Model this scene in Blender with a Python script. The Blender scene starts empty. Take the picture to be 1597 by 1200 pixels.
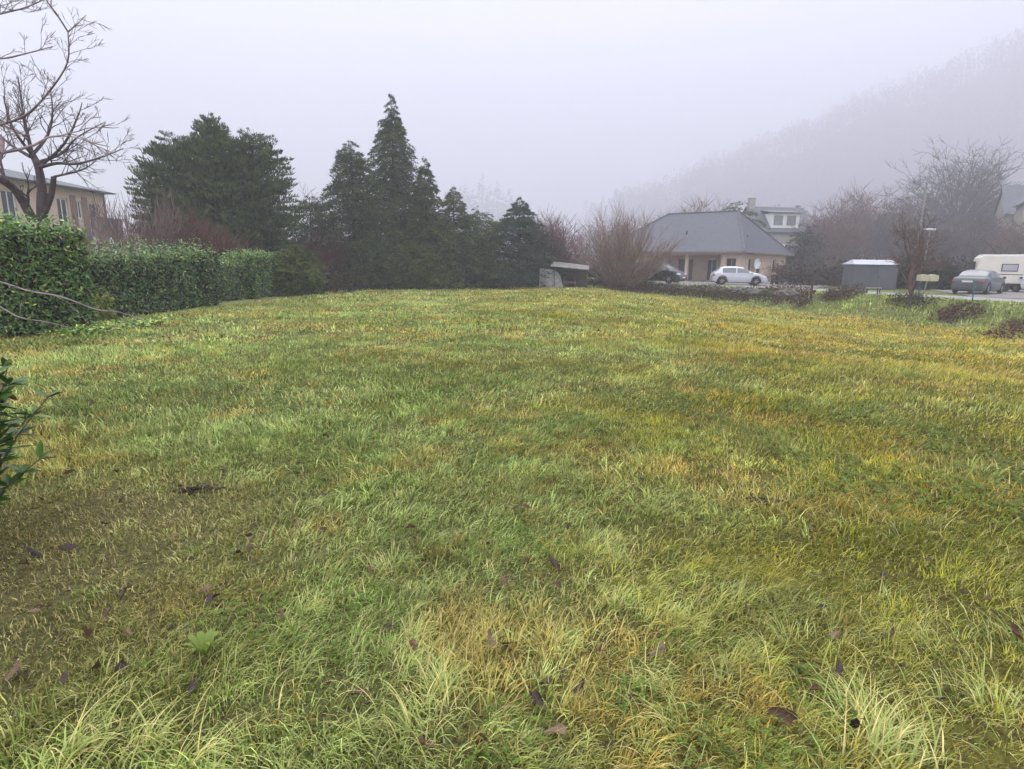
import bpy, math, random
import numpy as np
from mathutils import Vector, Matrix

random.seed(7)
RNG = np.random.default_rng(11)
R = math.radians
scene = bpy.context.scene
COL = scene.collection

# ------------------------------------------------------------------ camera model (source photo 1597 x 1200)
F = 920.0; W0, H0 = 1597, 1200
EYE = np.array([0, 0, 1.6])
PITCH = math.atan(190 / F); ROLL = 0.0140
fwd = np.array([0, math.cos(PITCH), -math.sin(PITCH)])
up0 = np.array([0, math.sin(PITCH), math.cos(PITCH)])
rt0 = np.array([1.0, 0, 0])
up_ = math.cos(ROLL) * up0 - math.sin(ROLL) * rt0
rt_ = math.cos(ROLL) * rt0 + math.sin(ROLL) * up0

def ray(px, py):
    d = fwd + rt_ * (px - W0 / 2) / F + up_ * (H0 / 2 - py) / F
    return d
def at(px, py, Y):
    d = ray(px, py); return EYE + d * (Y / d[1])

# ------------------------------------------------------------------ noise and terrain
def vnoise(x, y, scale, seed=0):
    x = np.asarray(x, float) / scale + 1000.0; y = np.asarray(y, float) / scale + 1000.0
    xi = np.floor(x).astype(np.int64); yi = np.floor(y).astype(np.int64)
    fx = x - xi; fy = y - yi
    fx = fx * fx * (3 - 2 * fx); fy = fy * fy * (3 - 2 * fy)
    def h(a, b):
        n = (a * 374761393 + b * 668265263 + seed * 974634777) & 0xffffffff
        n = ((n ^ (n >> 13)) * 1274126177) & 0xffffffff
        n = (n ^ (n >> 16)) & 0xffffffff
        return n / 4294967295.0
    a = h(xi, yi); b = h(xi + 1, yi); c = h(xi, yi + 1); d = h(xi + 1, yi + 1)
    return (a * (1 - fx) + b * fx) * (1 - fy) + (c * (1 - fx) + d * fx) * fy
def fbm(x, y, scale, seed=0, octv=3):
    s = 0; a = 1; t = 0
    for k in range(octv):
        s = s + a * vnoise(x, y, scale / (2 ** k), seed + k * 17); t += a; a *= .5
    return s / t
def S(t):
    t = np.clip(t, 0, 1); return t * t * (3 - 2 * t)

ROAD = np.array([(-60, 110), (-14, 68), (1.5, 56.5), (9.0, 50), (14.2, 45.8), (17.0, 42), (18.6, 38), (21.2, 32), (24.4, 26), (28.5, 20), (34, 12), (42, 0), (60, -30)], float)
ROAD_W = 3.6
def road_dist(x, y):
    """signed distance to the road's near edge, positive on the field side"""
    x = np.asarray(x, float); y = np.asarray(y, float)
    best = np.full(x.shape, 1e9); sg = np.zeros(x.shape)
    for i in range(len(ROAD) - 1):
        a = ROAD[i]; b = ROAD[i + 1]; ab = b - a; L2 = ab @ ab
        t = np.clip(((x - a[0]) * ab[0] + (y - a[1]) * ab[1]) / L2, 0, 1)
        dx = x - (a[0] + t * ab[0]); dy = y - (a[1] + t * ab[1])
        d = np.hypot(dx, dy); cr = ab[0] * dy - ab[1] * dx
        m = d < best
        best = np.where(m, d, best); sg = np.where(m, np.where(cr < 0, 1, -1), sg)
    return best * sg
def height(x, y):
    x = np.asarray(x, float); y = np.asarray(y, float)
    f = -.25 * S((y - 12) / 28) * (1 - .7 * S((x + 2) / 7)) - .85 * S((x - 3) / 13.5) * S(y / 25)
    f = f + .10 * (fbm(x, y, 5, 3) - .5) * S(np.hypot(x, y) / 6) + .035 * (fbm(x, y, .8, 9) - .5) + .08*(fbm(x, y, 1.9, 5) - .5)
    d = road_dist(x, y)
    w = S((3.5 - d) / 2.8)
    f = f * (1 - w) + .08 * w
    s = .80 * x + .60 * y; t = .43 * x + .9 * y
    hill = np.maximum(0, .8 * (s - 570)) + 3 * S((s - 75) / 60)
    hill = np.maximum(0, hill - 1.3 * np.maximum(0, t - 860))
    hill = hill + (fbm(x, y, 80, 4) - .5) * 22 * S((s - 540) / 80) + 6 * S((s - 150) / 200)
    h2 = 62 * np.exp(-(((x + 115) / 150) ** 2 + ((y - 900) / 120) ** 2))
    return f + hill * S((y + 20) / 40) + h2
def hz(x, y): return float(height(np.array([x]), np.array([y]))[0])
def ground(px, py):
    d = ray(px, py); lo, hi = 1.0, 120.0
    for n_ in (260, 60, 20):
        t = np.geomspace(lo, hi, n_); p = EYE[None] + d[None] * t[:, None]
        below = p[:, 2] <= height(p[:, 0], p[:, 1])
        i = int(np.argmax(below)) if below.any() else n_ - 1
        lo, hi = t[max(0, i-1)], t[i]
    return p[i]

# ------------------------------------------------------------------ mesh helpers
def link_mesh(name, V, faces, mat, parent=None, cols=None, smooth=False, loc=None):
    """faces: array (M,k) or list of lists"""
    me = bpy.data.meshes.new(name)
    V = np.asarray(V, np.float32)
    if isinstance(faces, np.ndarray):
        M, k = faces.shape
        me.vertices.add(len(V)); me.vertices.foreach_set('co', V.ravel())
        me.loops.add(M * k); me.loops.foreach_set('vertex_index', faces.astype(np.int32).ravel())
        me.polygons.add(M); me.polygons.foreach_set('loop_start', np.arange(0, M * k, k, dtype=np.int32))
        me.update(calc_edges=True)
    else:
        me.from_pydata([tuple(map(float, v)) for v in V], [], [tuple(int(i) for i in f) for f in faces])
    if smooth:
        me.polygons.foreach_set('use_smooth', np.ones(len(me.polygons), bool))
    if cols is not None:
        at_ = me.color_attributes.new('Col', 'FLOAT_COLOR', 'POINT')
        c = np.ones((len(V), 4), np.float32); c[:, :3] = cols
        at_.data.foreach_set('color', c.ravel())
    me.update()
    if mat is not None: me.materials.append(mat)
    o = bpy.data.objects.new(name, me); COL.objects.link(o)
    if parent is not None: o.parent = parent
    if loc is not None: o.location = loc
    return o
def tag(o, label, cat, group=None):
    o['label'] = label; o['category'] = cat
    if group: o['group'] = group
    return o
def thing(name, label, cat, loc=(0, 0, 0), rz=0, group=None):
    o = bpy.data.objects.new(name, None); COL.objects.link(o)
    o.location = tuple(float(a) for a in loc); o.rotation_euler = (0, 0, rz); o.empty_display_size = .2
    return tag(o, label, cat, group)
def kind(o, k): o['kind'] = k; return o

class MB:
    def __init__(s): s.v = []; s.f = []
    def add(s, v, f):
        n = len(s.v); s.v += [tuple(map(float, p)) for p in v]; s.f += [[i + n for i in q] for q in f]; return s
    def box(s, x0, x1, y0, y1, z0, z1):
        return s.add([(x0,y0,z0),(x1,y0,z0),(x1,y1,z0),(x0,y1,z0),(x0,y0,z1),(x1,y0,z1),(x1,y1,z1),(x0,y1,z1)],
                     [(0,3,2,1),(4,5,6,7),(0,1,5,4),(1,2,6,5),(2,3,7,6),(3,0,4,7)])
    def prism(s, pts, y0, y1):
        """pts in xz, extruded along y"""
        n = len(pts)
        v = [(p[0], y0, p[1]) for p in pts] + [(p[0], y1, p[1]) for p in pts]
        f = [list(range(n)), list(range(2*n-1, n-1, -1))] + [[i, n+i, n+(i+1)%n, (i+1)%n] for i in range(n)]
        return s.add(v, f)
    def tube(s, p0, p1, r0, r1=None, k=8, cap=True):
        r1 = r0 if r1 is None else r1
        p0 = Vector(p0); p1 = Vector(p1); d = (p1 - p0).normalized()
        a = d.orthogonal().normalized(); b = d.cross(a)
        v = []
        for p, r in ((p0, r0), (p1, r1)):
            for i in range(k):
                t = 2*math.pi*i/k; v.append(p + a*math.cos(t)*r + b*math.sin(t)*r)
        f = [[i, (i+1)%k, k+(i+1)%k, k+i] for i in range(k)]
        if cap: f += [list(range(k-1, -1, -1)), list(range(k, 2*k))]
        return s.add(v, f)
    def ell(s, c, r, n=8, m=6):
        v = []; f = []
        for j in range(m+1):
            ph = math.pi*j/m
            for i in range(n):
                t = 2*math.pi*i/n
                v.append((c[0]+r[0]*math.sin(ph)*math.cos(t), c[1]+r[1]*math.sin(ph)*math.sin(t), c[2]+r[2]*math.cos(ph)))
        for j in range(m):
            for i in range(n):
                f.append([j*n+i, (j+1)*n+i, (j+1)*n+(i+1)%n, j*n+(i+1)%n])
        return s.add(v, f)
    def build(s, name, mat, parent=None, smooth=False, bevel=0):
        o = link_mesh(name, np.array(s.v), s.f, mat, parent, smooth=smooth)
        if bevel:
            m = o.modifiers.new('bevel', 'BEVEL'); m.width = bevel; m.segments = 2; m.limit_method = 'ANGLE'
        return o

# ------------------------------------------------------------------ materials
def nodes(name):
    m = bpy.data.materials.new(name); m.use_nodes = True
    nt = m.node_tree; b = nt.nodes['Principled BSDF']; return m, nt, b
def mat(name, c, rough=.7, var=.25, scale=6, spec=.3, metal=0, bump=0, c2=None, coat=0):
    m, nt, b = nodes(name); N = nt.nodes; L = nt.links
    tc = N.new('ShaderNodeTexCoord'); nz = N.new('ShaderNodeTexNoise')
    nz.inputs['Scale'].default_value = scale; nz.inputs['Detail'].default_value = 5
    L.new(tc.outputs['Object'], nz.inputs['Vector'])
    mx = N.new('ShaderNodeMix'); mx.data_type = 'RGBA'
    a = [max(0, x*(1-var)) for x in c] if c2 is None else c
    bb = [min(1, x*(1+var)) for x in c] if c2 is None else c2
    mx.inputs[6].default_value = (*a, 1); mx.inputs[7].default_value = (*bb, 1)
    rp = N.new('ShaderNodeMapRange'); rp.inputs[1].default_value = .3; rp.inputs[2].default_value = .7
    L.new(nz.outputs['Fac'], rp.inputs[0]); L.new(rp.outputs[0], mx.inputs[0])
    L.new(mx.outputs[2], b.inputs['Base Color'])
    b.inputs['Roughness'].default_value = rough; b.inputs['Specular IOR Level'].default_value = spec
    b.inputs['Metallic'].default_value = metal; b.inputs['Coat Weight'].default_value = coat
    if bump:
        bp = N.new('ShaderNodeBump'); bp.inputs['Strength'].default_value = bump; bp.inputs['Distance'].default_value = .02
        L.new(nz.outputs['Fac'], bp.inputs['Height']); L.new(bp.outputs[0], b.inputs['Normal'])
    return m
def mat_leaf(name, rough=.5, spec=.4, transl=.25, gain=1.0):
    """colour comes from the per-leaf attribute"""
    m, nt, b = nodes(name); N = nt.nodes; L = nt.links
    at_ = N.new('ShaderNodeAttribute'); at_.attribute_name = 'Col'
    nz = N.new('ShaderNodeTexNoise'); nz.inputs['Scale'].default_value = 9
    tc = N.new('ShaderNodeTexCoord'); L.new(tc.outputs['Object'], nz.inputs['Vector'])
    hv = N.new('ShaderNodeHueSaturation')
    mr = N.new('ShaderNodeMapRange'); mr.inputs[3].default_value = .75*gain; mr.inputs[4].default_value = 1.25*gain
    L.new(nz.outputs['Fac'], mr.inputs[0]); L.new(mr.outputs[0], hv.inputs['Value']); L.new(at_.outputs['Color'], hv.inputs['Color'])
    L.new(hv.outputs[0], b.inputs['Base Color'])
    b.inputs['Roughness'].default_value = rough; b.inputs['Specular IOR Level'].default_value = spec
    out = N['Material Output']; tr = N.new('ShaderNodeBsdfTranslucent'); L.new(hv.outputs[0], tr.inputs['Color'])
    ms = N.new('ShaderNodeMixShader'); ms.inputs[0].default_value = transl
    L.new(b.outputs[0], ms.inputs[1]); L.new(tr.outputs[0], ms.inputs[2]); L.new(ms.outputs[0], out.inputs['Surface'])
    return m
M = {}
M['grass'] = mat_leaf('grass_blades', .65, .25, .3)
M['leaf'] = mat_leaf('laurel_leaf', .31, .5, .12, 1.25)
M['needle'] = mat_leaf('conifer_spray', .75, .2, .15)
M['dead'] = mat_leaf('dead_leaf', .6, .3, .1)
M['twigc'] = mat_leaf('twig_bark', .8, .2, 0)
M['bark'] = mat('bark_grey_brown', (.085, .062, .052), .9, .35, 14, bump=.6)
M['bark_dark'] = mat('bark_dark', (.045, .033, .03), .9, .4, 14, bump=.6)
M['core'] = mat('hedge_twigs_shade', (.022, .020, .012), .95, .5, 12)  # twig colour kept very dark, it carries the shade inside the hedge
M['asphalt'] = mat('road_asphalt', (.27, .265, .27), .85, .15, 1.3)
M['wall'] = mat('cream_render', (.53, .42, .33), .9, .08, 2)
M['wall2'] = mat('pale_render', (.36, .34, .31), .9, .1, 2)
M['wall3'] = mat('beige_stone', (.33, .30, .245), .9, .14, 3)
M['trim'] = mat('eave_boards', (.2, .16, .15), .7, .1, 3)
M['white'] = mat('white_paint', (.72, .72, .72), .5, .05, 3)
M['glass'] = mat('dark_glass', (.045, .05, .06), .08, .1, 2, spec=.8)
M['carglass'] = mat('car_glass', (.10, .115, .13), .06, .1, 2, spec=1)
M['silver'] = mat('silver_paint', (.50, .51, .55), .3, .04, 3, metal=.35, coat=.6)
M['black'] = mat('black_paint', (.016, .017, .021), .25, .1, 3, coat=.7)
M['maroon'] = mat('dark_red_paint', (.045, .02, .022), .3, .1, 3, coat=.6)
M['slate'] = mat('grey_green_paint', (.06, .075, .08), .3, .1, 3, metal=.2, coat=.6)
M['whitecar'] = mat('white_car_paint', (.62, .62, .64), .3, .04, 3, coat=.5)
M['rubber'] = mat('tyre_rubber', (.02, .02, .02), .85, .2, 8)
M['rim'] = mat('alloy_rim', (.28, .28, .3), .35, .1, 8, metal=.7)
M['lamp'] = mat('clear_lamp', (.65, .66, .68), .12, .05, 8, spec=.8)
M['red'] = mat('red_lamp', (.28, .03, .03), .2, .1, 8)
M['plate'] = mat('number_plate', (.62, .62, .6), .5, .03, 8)
M['plastic'] = mat('dark_plastic', (.025, .025, .028), .6, .1, 8)
M['caravan'] = mat('caravan_cream', (.68, .65, .57), .45, .05, 2)
M['shed'] = mat('shed_slate_metal', (.105, .11, .125), .5, .08, 2)
M['shedroof'] = mat('shed_pale_roof', (.36, .37, .42), .4, .1, 2)
M['wood'] = mat('weathered_wood', (.06, .045, .038), .9, .3, 12, bump=.4)
M['stone'] = mat('field_stone', (.07, .068, .058), .95, .45, 3, c2=(.20, .19, .17), bump=.8)
M['moss'] = mat_leaf('moss_bramble', .8, .2, .15)
M['boxes'] = mat('letterbox_cream', (.5, .46, .33), .5, .08, 5)
M['blue'] = mat('blue_green_paint', (.03, .12, .15), .5, .1, 5)
M['zinc'] = mat('old_sheet_metal', (.30, .295, .29), .6, .35, 3, bump=.3)
M['soil'] = mat('dark_soil', (.035, .024, .018), .95, .5, 20, bump=.8)
M['balcony'] = mat('blue_grey_panel', (.13, .17, .22), .6, .1, 3)
M['terracotta'] = mat('rust_brown', (.12, .05, .035), .9, .3, 4)

def corrugate(m):
    nt = m.node_tree; N = nt.nodes; L = nt.links; tc = N.new('ShaderNodeTexCoord'); w = N.new('ShaderNodeTexWave'); w.inputs['Scale'].default_value = 4; w.inputs['Distortion'].default_value = .6
    L.new(tc.outputs['Object'], w.inputs['Vector']); b = N.new('ShaderNodeBump'); b.inputs['Strength'].default_value = .8; b.inputs['Distance'].default_value = .04
    L.new(w.outputs['Fac'], b.inputs['Height']); L.new(b.outputs[0], N['Principled BSDF'].inputs['Normal'])
corrugate(M['zinc']); corrugate(M['terracotta'])
def roof_mat(name, c, freq):
    m, nt, b = nodes(name); N = nt.nodes; L = nt.links
    tc = N.new('ShaderNodeTexCoord'); sp = N.new('ShaderNodeSeparateXYZ'); L.new(tc.outputs['Object'], sp.inputs[0])
    mu = N.new('ShaderNodeMath'); mu.operation = 'MULTIPLY'; mu.inputs[1].default_value = freq; L.new(sp.outputs['Z'], mu.inputs[0])
    fr = N.new('ShaderNodeMath'); fr.operation = 'FRACT'; L.new(mu.outputs[0], fr.inputs[0])
    nz = N.new('ShaderNodeTexNoise'); nz.inputs['Scale'].default_value = 2.2; nz.inputs['Detail'].default_value = 6; L.new(tc.outputs['Object'], nz.inputs['Vector'])
    cr = N.new('ShaderNodeValToRGB'); cr.color_ramp.elements[0].position = .3; cr.color_ramp.elements[1].position = .75
    cr.color_ramp.elements[0].color = (*[x*.78 for x in c], 1); cr.color_ramp.elements[1].color = (*[min(1, x*1.15) for x in c], 1)
    L.new(nz.outputs['Fac'], cr.inputs[0]); 
    mx = N.new('ShaderNodeMix'); mx.data_type = 'RGBA'; mx.blend_type = 'MULTIPLY'; mx.inputs[0].default_value = 1
    mr = N.new('ShaderNodeMapRange'); mr.inputs[1].default_value = 0; mr.inputs[2].default_value = .2; mr.inputs[3].default_value = .72; mr.inputs[4].default_value = 1
    L.new(fr.outputs[0], mr.inputs[0]); L.new(cr.outputs[0], mx.inputs[6]); L.new(mr.outputs[0], mx.inputs[7])
    L.new(mx.outputs[2], b.inputs['Base Color']); b.inputs['Roughness'].default_value = .6
    bp = N.new('ShaderNodeBump'); bp.inputs['Strength'].default_value = .6; bp.inputs['Distance'].default_value = .03
    L.new(fr.outputs[0], bp.inputs['Height']); L.new(bp.outputs[0], b.inputs['Normal'])
    return m
M['roof'] = roof_mat('slate_tile_roof', (.058, .062, .088), 4.5)
M['roof_old'] = roof_mat('old_slate_roof', (.10, .108, .13), 4)

# ------------------------------------------------------------------ world, sun, haze, camera
world = bpy.data.worlds.new("World"); scene.world = world; world.use_nodes = True
nt = world.node_tree; N = nt.nodes; L = nt.links
SUN_EL, SUN_AZ = R(48), R(25)
sky = N.new('ShaderNodeTexSky'); sky.sky_type = 'NISHITA'; sky.sun_disc = False; sky.sun_elevation = SUN_EL; sky.sun_rotation = SUN_AZ
tc = N.new('ShaderNodeTexCoord'); sp = N.new('ShaderNodeSeparateXYZ'); L.new(tc.outputs['Generated'], sp.inputs[0])
cl = N.new('ShaderNodeValToRGB')     # overcast: brighter overhead than at the horizon
cl.color_ramp.elements[0].position = 0.0; cl.color_ramp.elements[0].color = (.25, .253, .30, 1)
cl.color_ramp.elements[1].position = 1.0; cl.color_ramp.elements[1].color = (1, .99, .98, 1)
e = cl.color_ramp.elements.new(.45); e.color = (.32, .325, .37, 1)
L.new(sp.outputs['Z'], cl.inputs[0])
sc_ = N.new('ShaderNodeMix'); sc_.data_type = 'RGBA'; sc_.blend_type = 'MULTIPLY'; sc_.inputs[0].default_value = 1
WGAIN = 53.0
sc_.inputs[7].default_value = (WGAIN, WGAIN, WGAIN, 1); L.new(cl.outputs[0], sc_.inputs[6])
mx = N.new('ShaderNodeMix'); mx.data_type = 'RGBA'; mx.inputs[0].default_value = .93
L.new(sky.outputs[0], mx.inputs[6]); L.new(sc_.outputs[2], mx.inputs[7])
bg = N['Background']; L.new(mx.outputs[2], bg.inputs['Color']); bg.inputs['Strength'].default_value = .1

sl = bpy.data.lights.new('sun', 'SUN'); sl.energy = 1.5; sl.angle = R(40); sl.color = (1, .965, .91)
so = bpy.data.objects.new('sun', sl); COL.objects.link(so)
# direction TO the sun: azimuth measured from +Y towards +X
sd = Vector((math.sin(SUN_AZ)*math.cos(SUN_EL), math.cos(SUN_AZ)*math.cos(SUN_EL), math.sin(SUN_EL)))
so.rotation_euler = sd.to_track_quat('Z', 'Y').to_euler(); so.location = (0, 0, 200)

hm = bpy.data.materials.new('haze_air'); hm.use_nodes = True; ntn = hm.node_tree
for n in list(ntn.nodes):
    if n.type == 'BSDF_PRINCIPLED': ntn.nodes.remove(n)
pv = ntn.nodes.new('ShaderNodeVolumePrincipled'); pv.inputs['Color'].default_value = (.70, .705, .785, 1)
pv.inputs['Density'].default_value = .0026; pv.inputs['Anisotropy'].default_value = .15
ntn.links.new(pv.outputs[0], ntn.nodes['Material Output'].inputs['Volume'])
GX0, GX1, GY0, GY1 = -620, 880, -90, 1120
hb = MB().box(GX0-6, GX1+6, GY0-6, GY1+6, -12, 300).build('haze', hm); kind(hb, 'stuff')

cam = bpy.data.cameras.new('camera'); co = bpy.data.objects.new('camera', cam); COL.objects.link(co)
cam.sensor_width = 36; cam.lens = F / W0 * 36; cam.clip_end = 3000; cam.clip_start = .05
Mx = Matrix(((rt_[0], up_[0], -fwd[0]), (rt_[1], up_[1], -fwd[1]), (rt_[2], up_[2], -fwd[2]))).to_4x4()
Mx.translation = Vector(EYE); co.matrix_world = Mx
scene.camera = co
scene.render.engine = 'CYCLES'
scene.cycles.volume_bounces = 4; scene.cycles.max_bounces = 8; scene.cycles.diffuse_bounces = 3; scene.cycles.glossy_bounces = 3
scene.cycles.transmission_bounces = 3
scene.cycles.use_denoising = True
scene.view_settings.view_transform = 'Standard'; scene.view_settings.look = 'None'
scene.view_settings.gamma = 1; scene.view_settings.exposure = 0.0

# ------------------------------------------------------------------ colours of the sward
PAL = dict(olive=(.215, .265, .020), yellow=(.46, .375, .038), blue=(.36, .46, .16), straw=(.78, .68, .29), brown=(.35, .235, .12), rust=(.46, .32, .075), dark=(.065, .125, .012))
PAL = {k: np.array(v) for k, v in PAL.items()}
def zones(x, y):
    """weights of yellow, blue, brown, olive at a place in the field"""
    r = np.hypot(x, y)
    az = x / (np.abs(y) + 1.5)
    n1 = fbm(x, y, 4.5, 21); n2 = fbm(x, y, 1.3, 31); n3 = fbm(x, y, 9, 41); n4 = fbm(x, y, .6, 51)
    yl = S((n1 * .8 + n2 * .5 - .45 + .20 * np.tanh(az * 2.6) + .16 * S((y - 4) / 8)) / .5)
    bl = S((n3 * .45 + n2 * .55 + n4 * .3 - .55 - .20 * np.tanh(az * 2.5) + .10) / .35)
    br = S((n4 * .6 + n1 * .5 - .62) / .3) * .6
    # worn mown patch, left in front of the near laurel
    worn = S(1.3 - np.hypot((x + 2.6) / 1.35, (y - 2.75) / 1.45)) * S((fbm(x, y, .5, 71)) / .5)
    br = np.clip(br + worn * .8, 0, 1)
    d = road_dist(x, y); bank = S((5.5 - d) / 2.5)
    bl = np.clip(bl + bank * .55, 0, 1); yl = yl * (1 - .85 * bank)
    return yl, bl, br, worn, bank
def sward_colour(x, y, rnd=None):
    yl, bl, br, worn, bank = zones(x, y)
    p1 = fbm(x, y, .75, 181)[:, None]; p2 = fbm(x, y, 1.1, 191)[:, None]
    c = PAL['olive'][None] * np.ones((len(x), 1))
    c = c * (1 - yl[:, None]) + PAL['yellow'] * yl[:, None]
    c = c * (1 - bl[:, None] * .85) + PAL['blue'] * bl[:, None] * .85
    c = c * (1 - br[:, None] * .65) + PAL['brown'] * br[:, None] * .65
    # tan and deep green clumps from a hand to a stride across
    w1 = S((p1 - .54) / .12) * .6 * (1 - bank[:, None]); c = c * (1 - w1) + PAL['rust'] * w1
    w2 = S((.47 - p2) / .12) * .52; c = c * (1 - w2) + PAL['dark'] * 1.5 * w2
    return c

# ------------------------------------------------------------------ ground sheet
def axis(lo, hi, c0, c1, fine, growth=1.08):
    a = list(np.arange(c0, c1 + 1e-6, fine))
    s = fine; p = c1
    while p < hi: s *= growth; p = min(hi, p + s); a.append(p)
    s = fine; p = c0; b = []
    while p > lo: s *= growth; p = max(lo, p - s); b.append(p)
    return np.array(b[::-1] + a)
gx = axis(GX0, GX1, -14, 30, .22); gy = axis(GY0, GY1, 0, 52, .22)
XX, YY = np.meshgrid(gx, gy)
xf, yf = XX.ravel(), YY.ravel()
zf = height(xf, yf)
nx, ny = len(gx), len(gy)
idx = np.arange(nx * ny).reshape(ny, nx)
fc = np.stack([idx[:-1, :-1], idx[:-1, 1:], idx[1:, 1:], idx[1:, :-1]], -1).reshape(-1, 4)
gc = sward_colour(xf, yf) * (.42 + .42 * S((np.hypot(xf, yf) - 3) / 25))[:, None]  # darker near the camera: shade in the hollows painted into the ground colour
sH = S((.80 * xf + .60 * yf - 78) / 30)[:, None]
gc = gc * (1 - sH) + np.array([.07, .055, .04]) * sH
gm, gnt, gb = nodes('meadow_ground'); N = gnt.nodes; L = gnt.links
a_ = N.new('ShaderNodeAttribute'); a_.attribute_name = 'Col'
tc = N.new('ShaderNodeTexCoord')
n1 = N.new('ShaderNodeTexNoise'); n1.inputs['Scale'].default_value = 38; n1.inputs['Detail'].default_value = 8; L.new(tc.outputs['Object'], n1.inputs['Vector'])
mxg = N.new('ShaderNodeMix'); mxg.data_type = 'RGBA'; mxg.inputs[7].default_value = (.05, .036, .022, 1)
mrg = N.new('ShaderNodeMapRange'); mrg.inputs[1].default_value = .42; mrg.inputs[2].default_value = .62; mrg.inputs[3].default_value = .25; mrg.inputs[4].default_value = .9
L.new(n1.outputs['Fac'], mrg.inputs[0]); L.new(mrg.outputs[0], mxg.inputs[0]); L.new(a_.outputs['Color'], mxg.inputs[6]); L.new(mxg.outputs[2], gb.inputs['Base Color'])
gb.inputs['Roughness'].default_value = .95; gb.inputs['Specular IOR Level'].default_value = .1
bp = N.new('ShaderNodeBump'); bp.inputs['Distance'].default_value = .04; bp.inputs['Strength'].default_value = 1.0; L.new(n1.outputs['Fac'], bp.inputs['Height']); L.new(bp.outputs[0], gb.inputs['Normal'])
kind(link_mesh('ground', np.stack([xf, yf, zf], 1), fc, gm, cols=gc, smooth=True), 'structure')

# road sheet, just above the ground
def offset_poly(P, off):
    out = []
    for i in range(len(P)):
        a = P[max(0, i-1)]; b = P[min(len(P)-1, i+1)]; t = (b - a) / np.linalg.norm(b - a); n = np.array([-t[1], t[0]])
        out.append(P[i] + n * off)
    return np.array(out)
dense = []
for i in range(len(ROAD)-1):
    for t in np.arange(0, 1, .05): dense.append(ROAD[i]*(1-t)+ROAD[i+1]*t)
dense = np.array(dense)
k = np.ones(31)/31
dsm = dense.copy()
for c in (0, 1): dsm[15:-15, c] = np.convolve(dense[:, c], k, 'valid')
rv = []; rf = []
cols_n = 7
for j in range(cols_n):
    q = offset_poly(dsm, .15 + ROAD_W * j / (cols_n-1))
    rv.append(np.stack([q[:, 0], q[:, 1], height(q[:, 0], q[:, 1]) + .035], 1))
rv = np.array(rv); n_ = rv.shape[1]
ix = np.arange(cols_n*n_).reshape(cols_n, n_)
rf = np.stack([ix[:-1, :-1], ix[:-1, 1:], ix[1:, 1:], ix[1:, :-1]], -1).reshape(-1, 4)[:, ::-1]
kind(link_mesh('road', rv.reshape(-1, 3), rf, M['asphalt']), 'structure')
# gravel forecourts beside the road
def pad(name, pts, m, dz):
    me = bpy.data.meshes.new(name)
    import bmesh
    bm = bmesh.new(); bm.faces.new([bm.verts.new((p[0], p[1], 0)) for p in pts])
    bmesh.ops.triangulate(bm, faces=bm.faces[:]); 
    for _ in range(3): bmesh.ops.subdivide_edges(bm, edges=bm.edges[:], cuts=1, use_grid_fill=True)
    for v in bm.verts: v.co.z = hz(v.co.x, v.co.y) + dz
    bm.to_mesh(me); bm.free(); me.materials.append(m)
    o = bpy.data.objects.new(name, me); COL.objects.link(o); return kind(o, 'structure')
M['gravel'] = mat('gravel_yard', (.20, .19, .18), .95, .3, 8, bump=.5)
pad('driveway', [(9, 55.5), (14.5, 50.2), (18.5, 47.3), (21.4, 43.0), (24, 45), (30, 60), (24, 66), (12, 66)], M['gravel'], .045)
pad('parking_area', [(25.2, 32.5), (30, 27.5), (44, 36), (44, 47), (31, 46)], M['gravel'], .045)

# ------------------------------------------------------------------ grass blades
def ribbons(P, D, Ln, Wd, bend, nseg, colr, tipc, rng):
    """P roots, D unit lean direction (x,y), Ln length, Wd width, bend 0..1.6 (radians at tip)"""
    n = len(P)
    th = rng.uniform(-.6, .6, n)
    sx = -D[:, 1] * np.cos(th) + D[:, 0] * np.sin(th); sy = D[:, 0] * np.cos(th) + D[:, 1] * np.sin(th)
    V = np.zeros((n, (nseg + 1) * 2, 3), np.float32); C = np.zeros((n, (nseg + 1) * 2, 3), np.float32)
    p = P.copy(); ang = bend * .25
    for k in range(nseg + 1):
        t = k / nseg
        w = Wd * (1 - t * .9) * (.75 + .5 * math.sin(math.pi * min(1, t + .25))) * .5
        V[:, 2*k, 0] = p[:, 0] - sx * w; V[:, 2*k, 1] = p[:, 1] - sy * w; V[:, 2*k, 2] = p[:, 2]
        V[:, 2*k+1, 0] = p[:, 0] + sx * w; V[:, 2*k+1, 1] = p[:, 1] + sy * w; V[:, 2*k+1, 2] = p[:, 2]
        cc = colr * (1 - t) + tipc * t
        C[:, 2*k] = cc; C[:, 2*k+1] = cc
        a = ang + bend * t
        st = Ln / nseg
        p = p + np.stack([D[:, 0] * np.sin(a) * st, D[:, 1] * np.sin(a) * st, np.cos(a) * st], 1)
    b = (np.arange(n) * (nseg + 1) * 2)[:, None, None]
    q = np.array([[2*k, 2*k+1, 2*k+3, 2*k+2] for k in range(nseg)])[None]
    Fq = (b + q).reshape(-1, 4)
    return V.reshape(-1, 3), C.reshape(-1, 3), Fq

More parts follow.
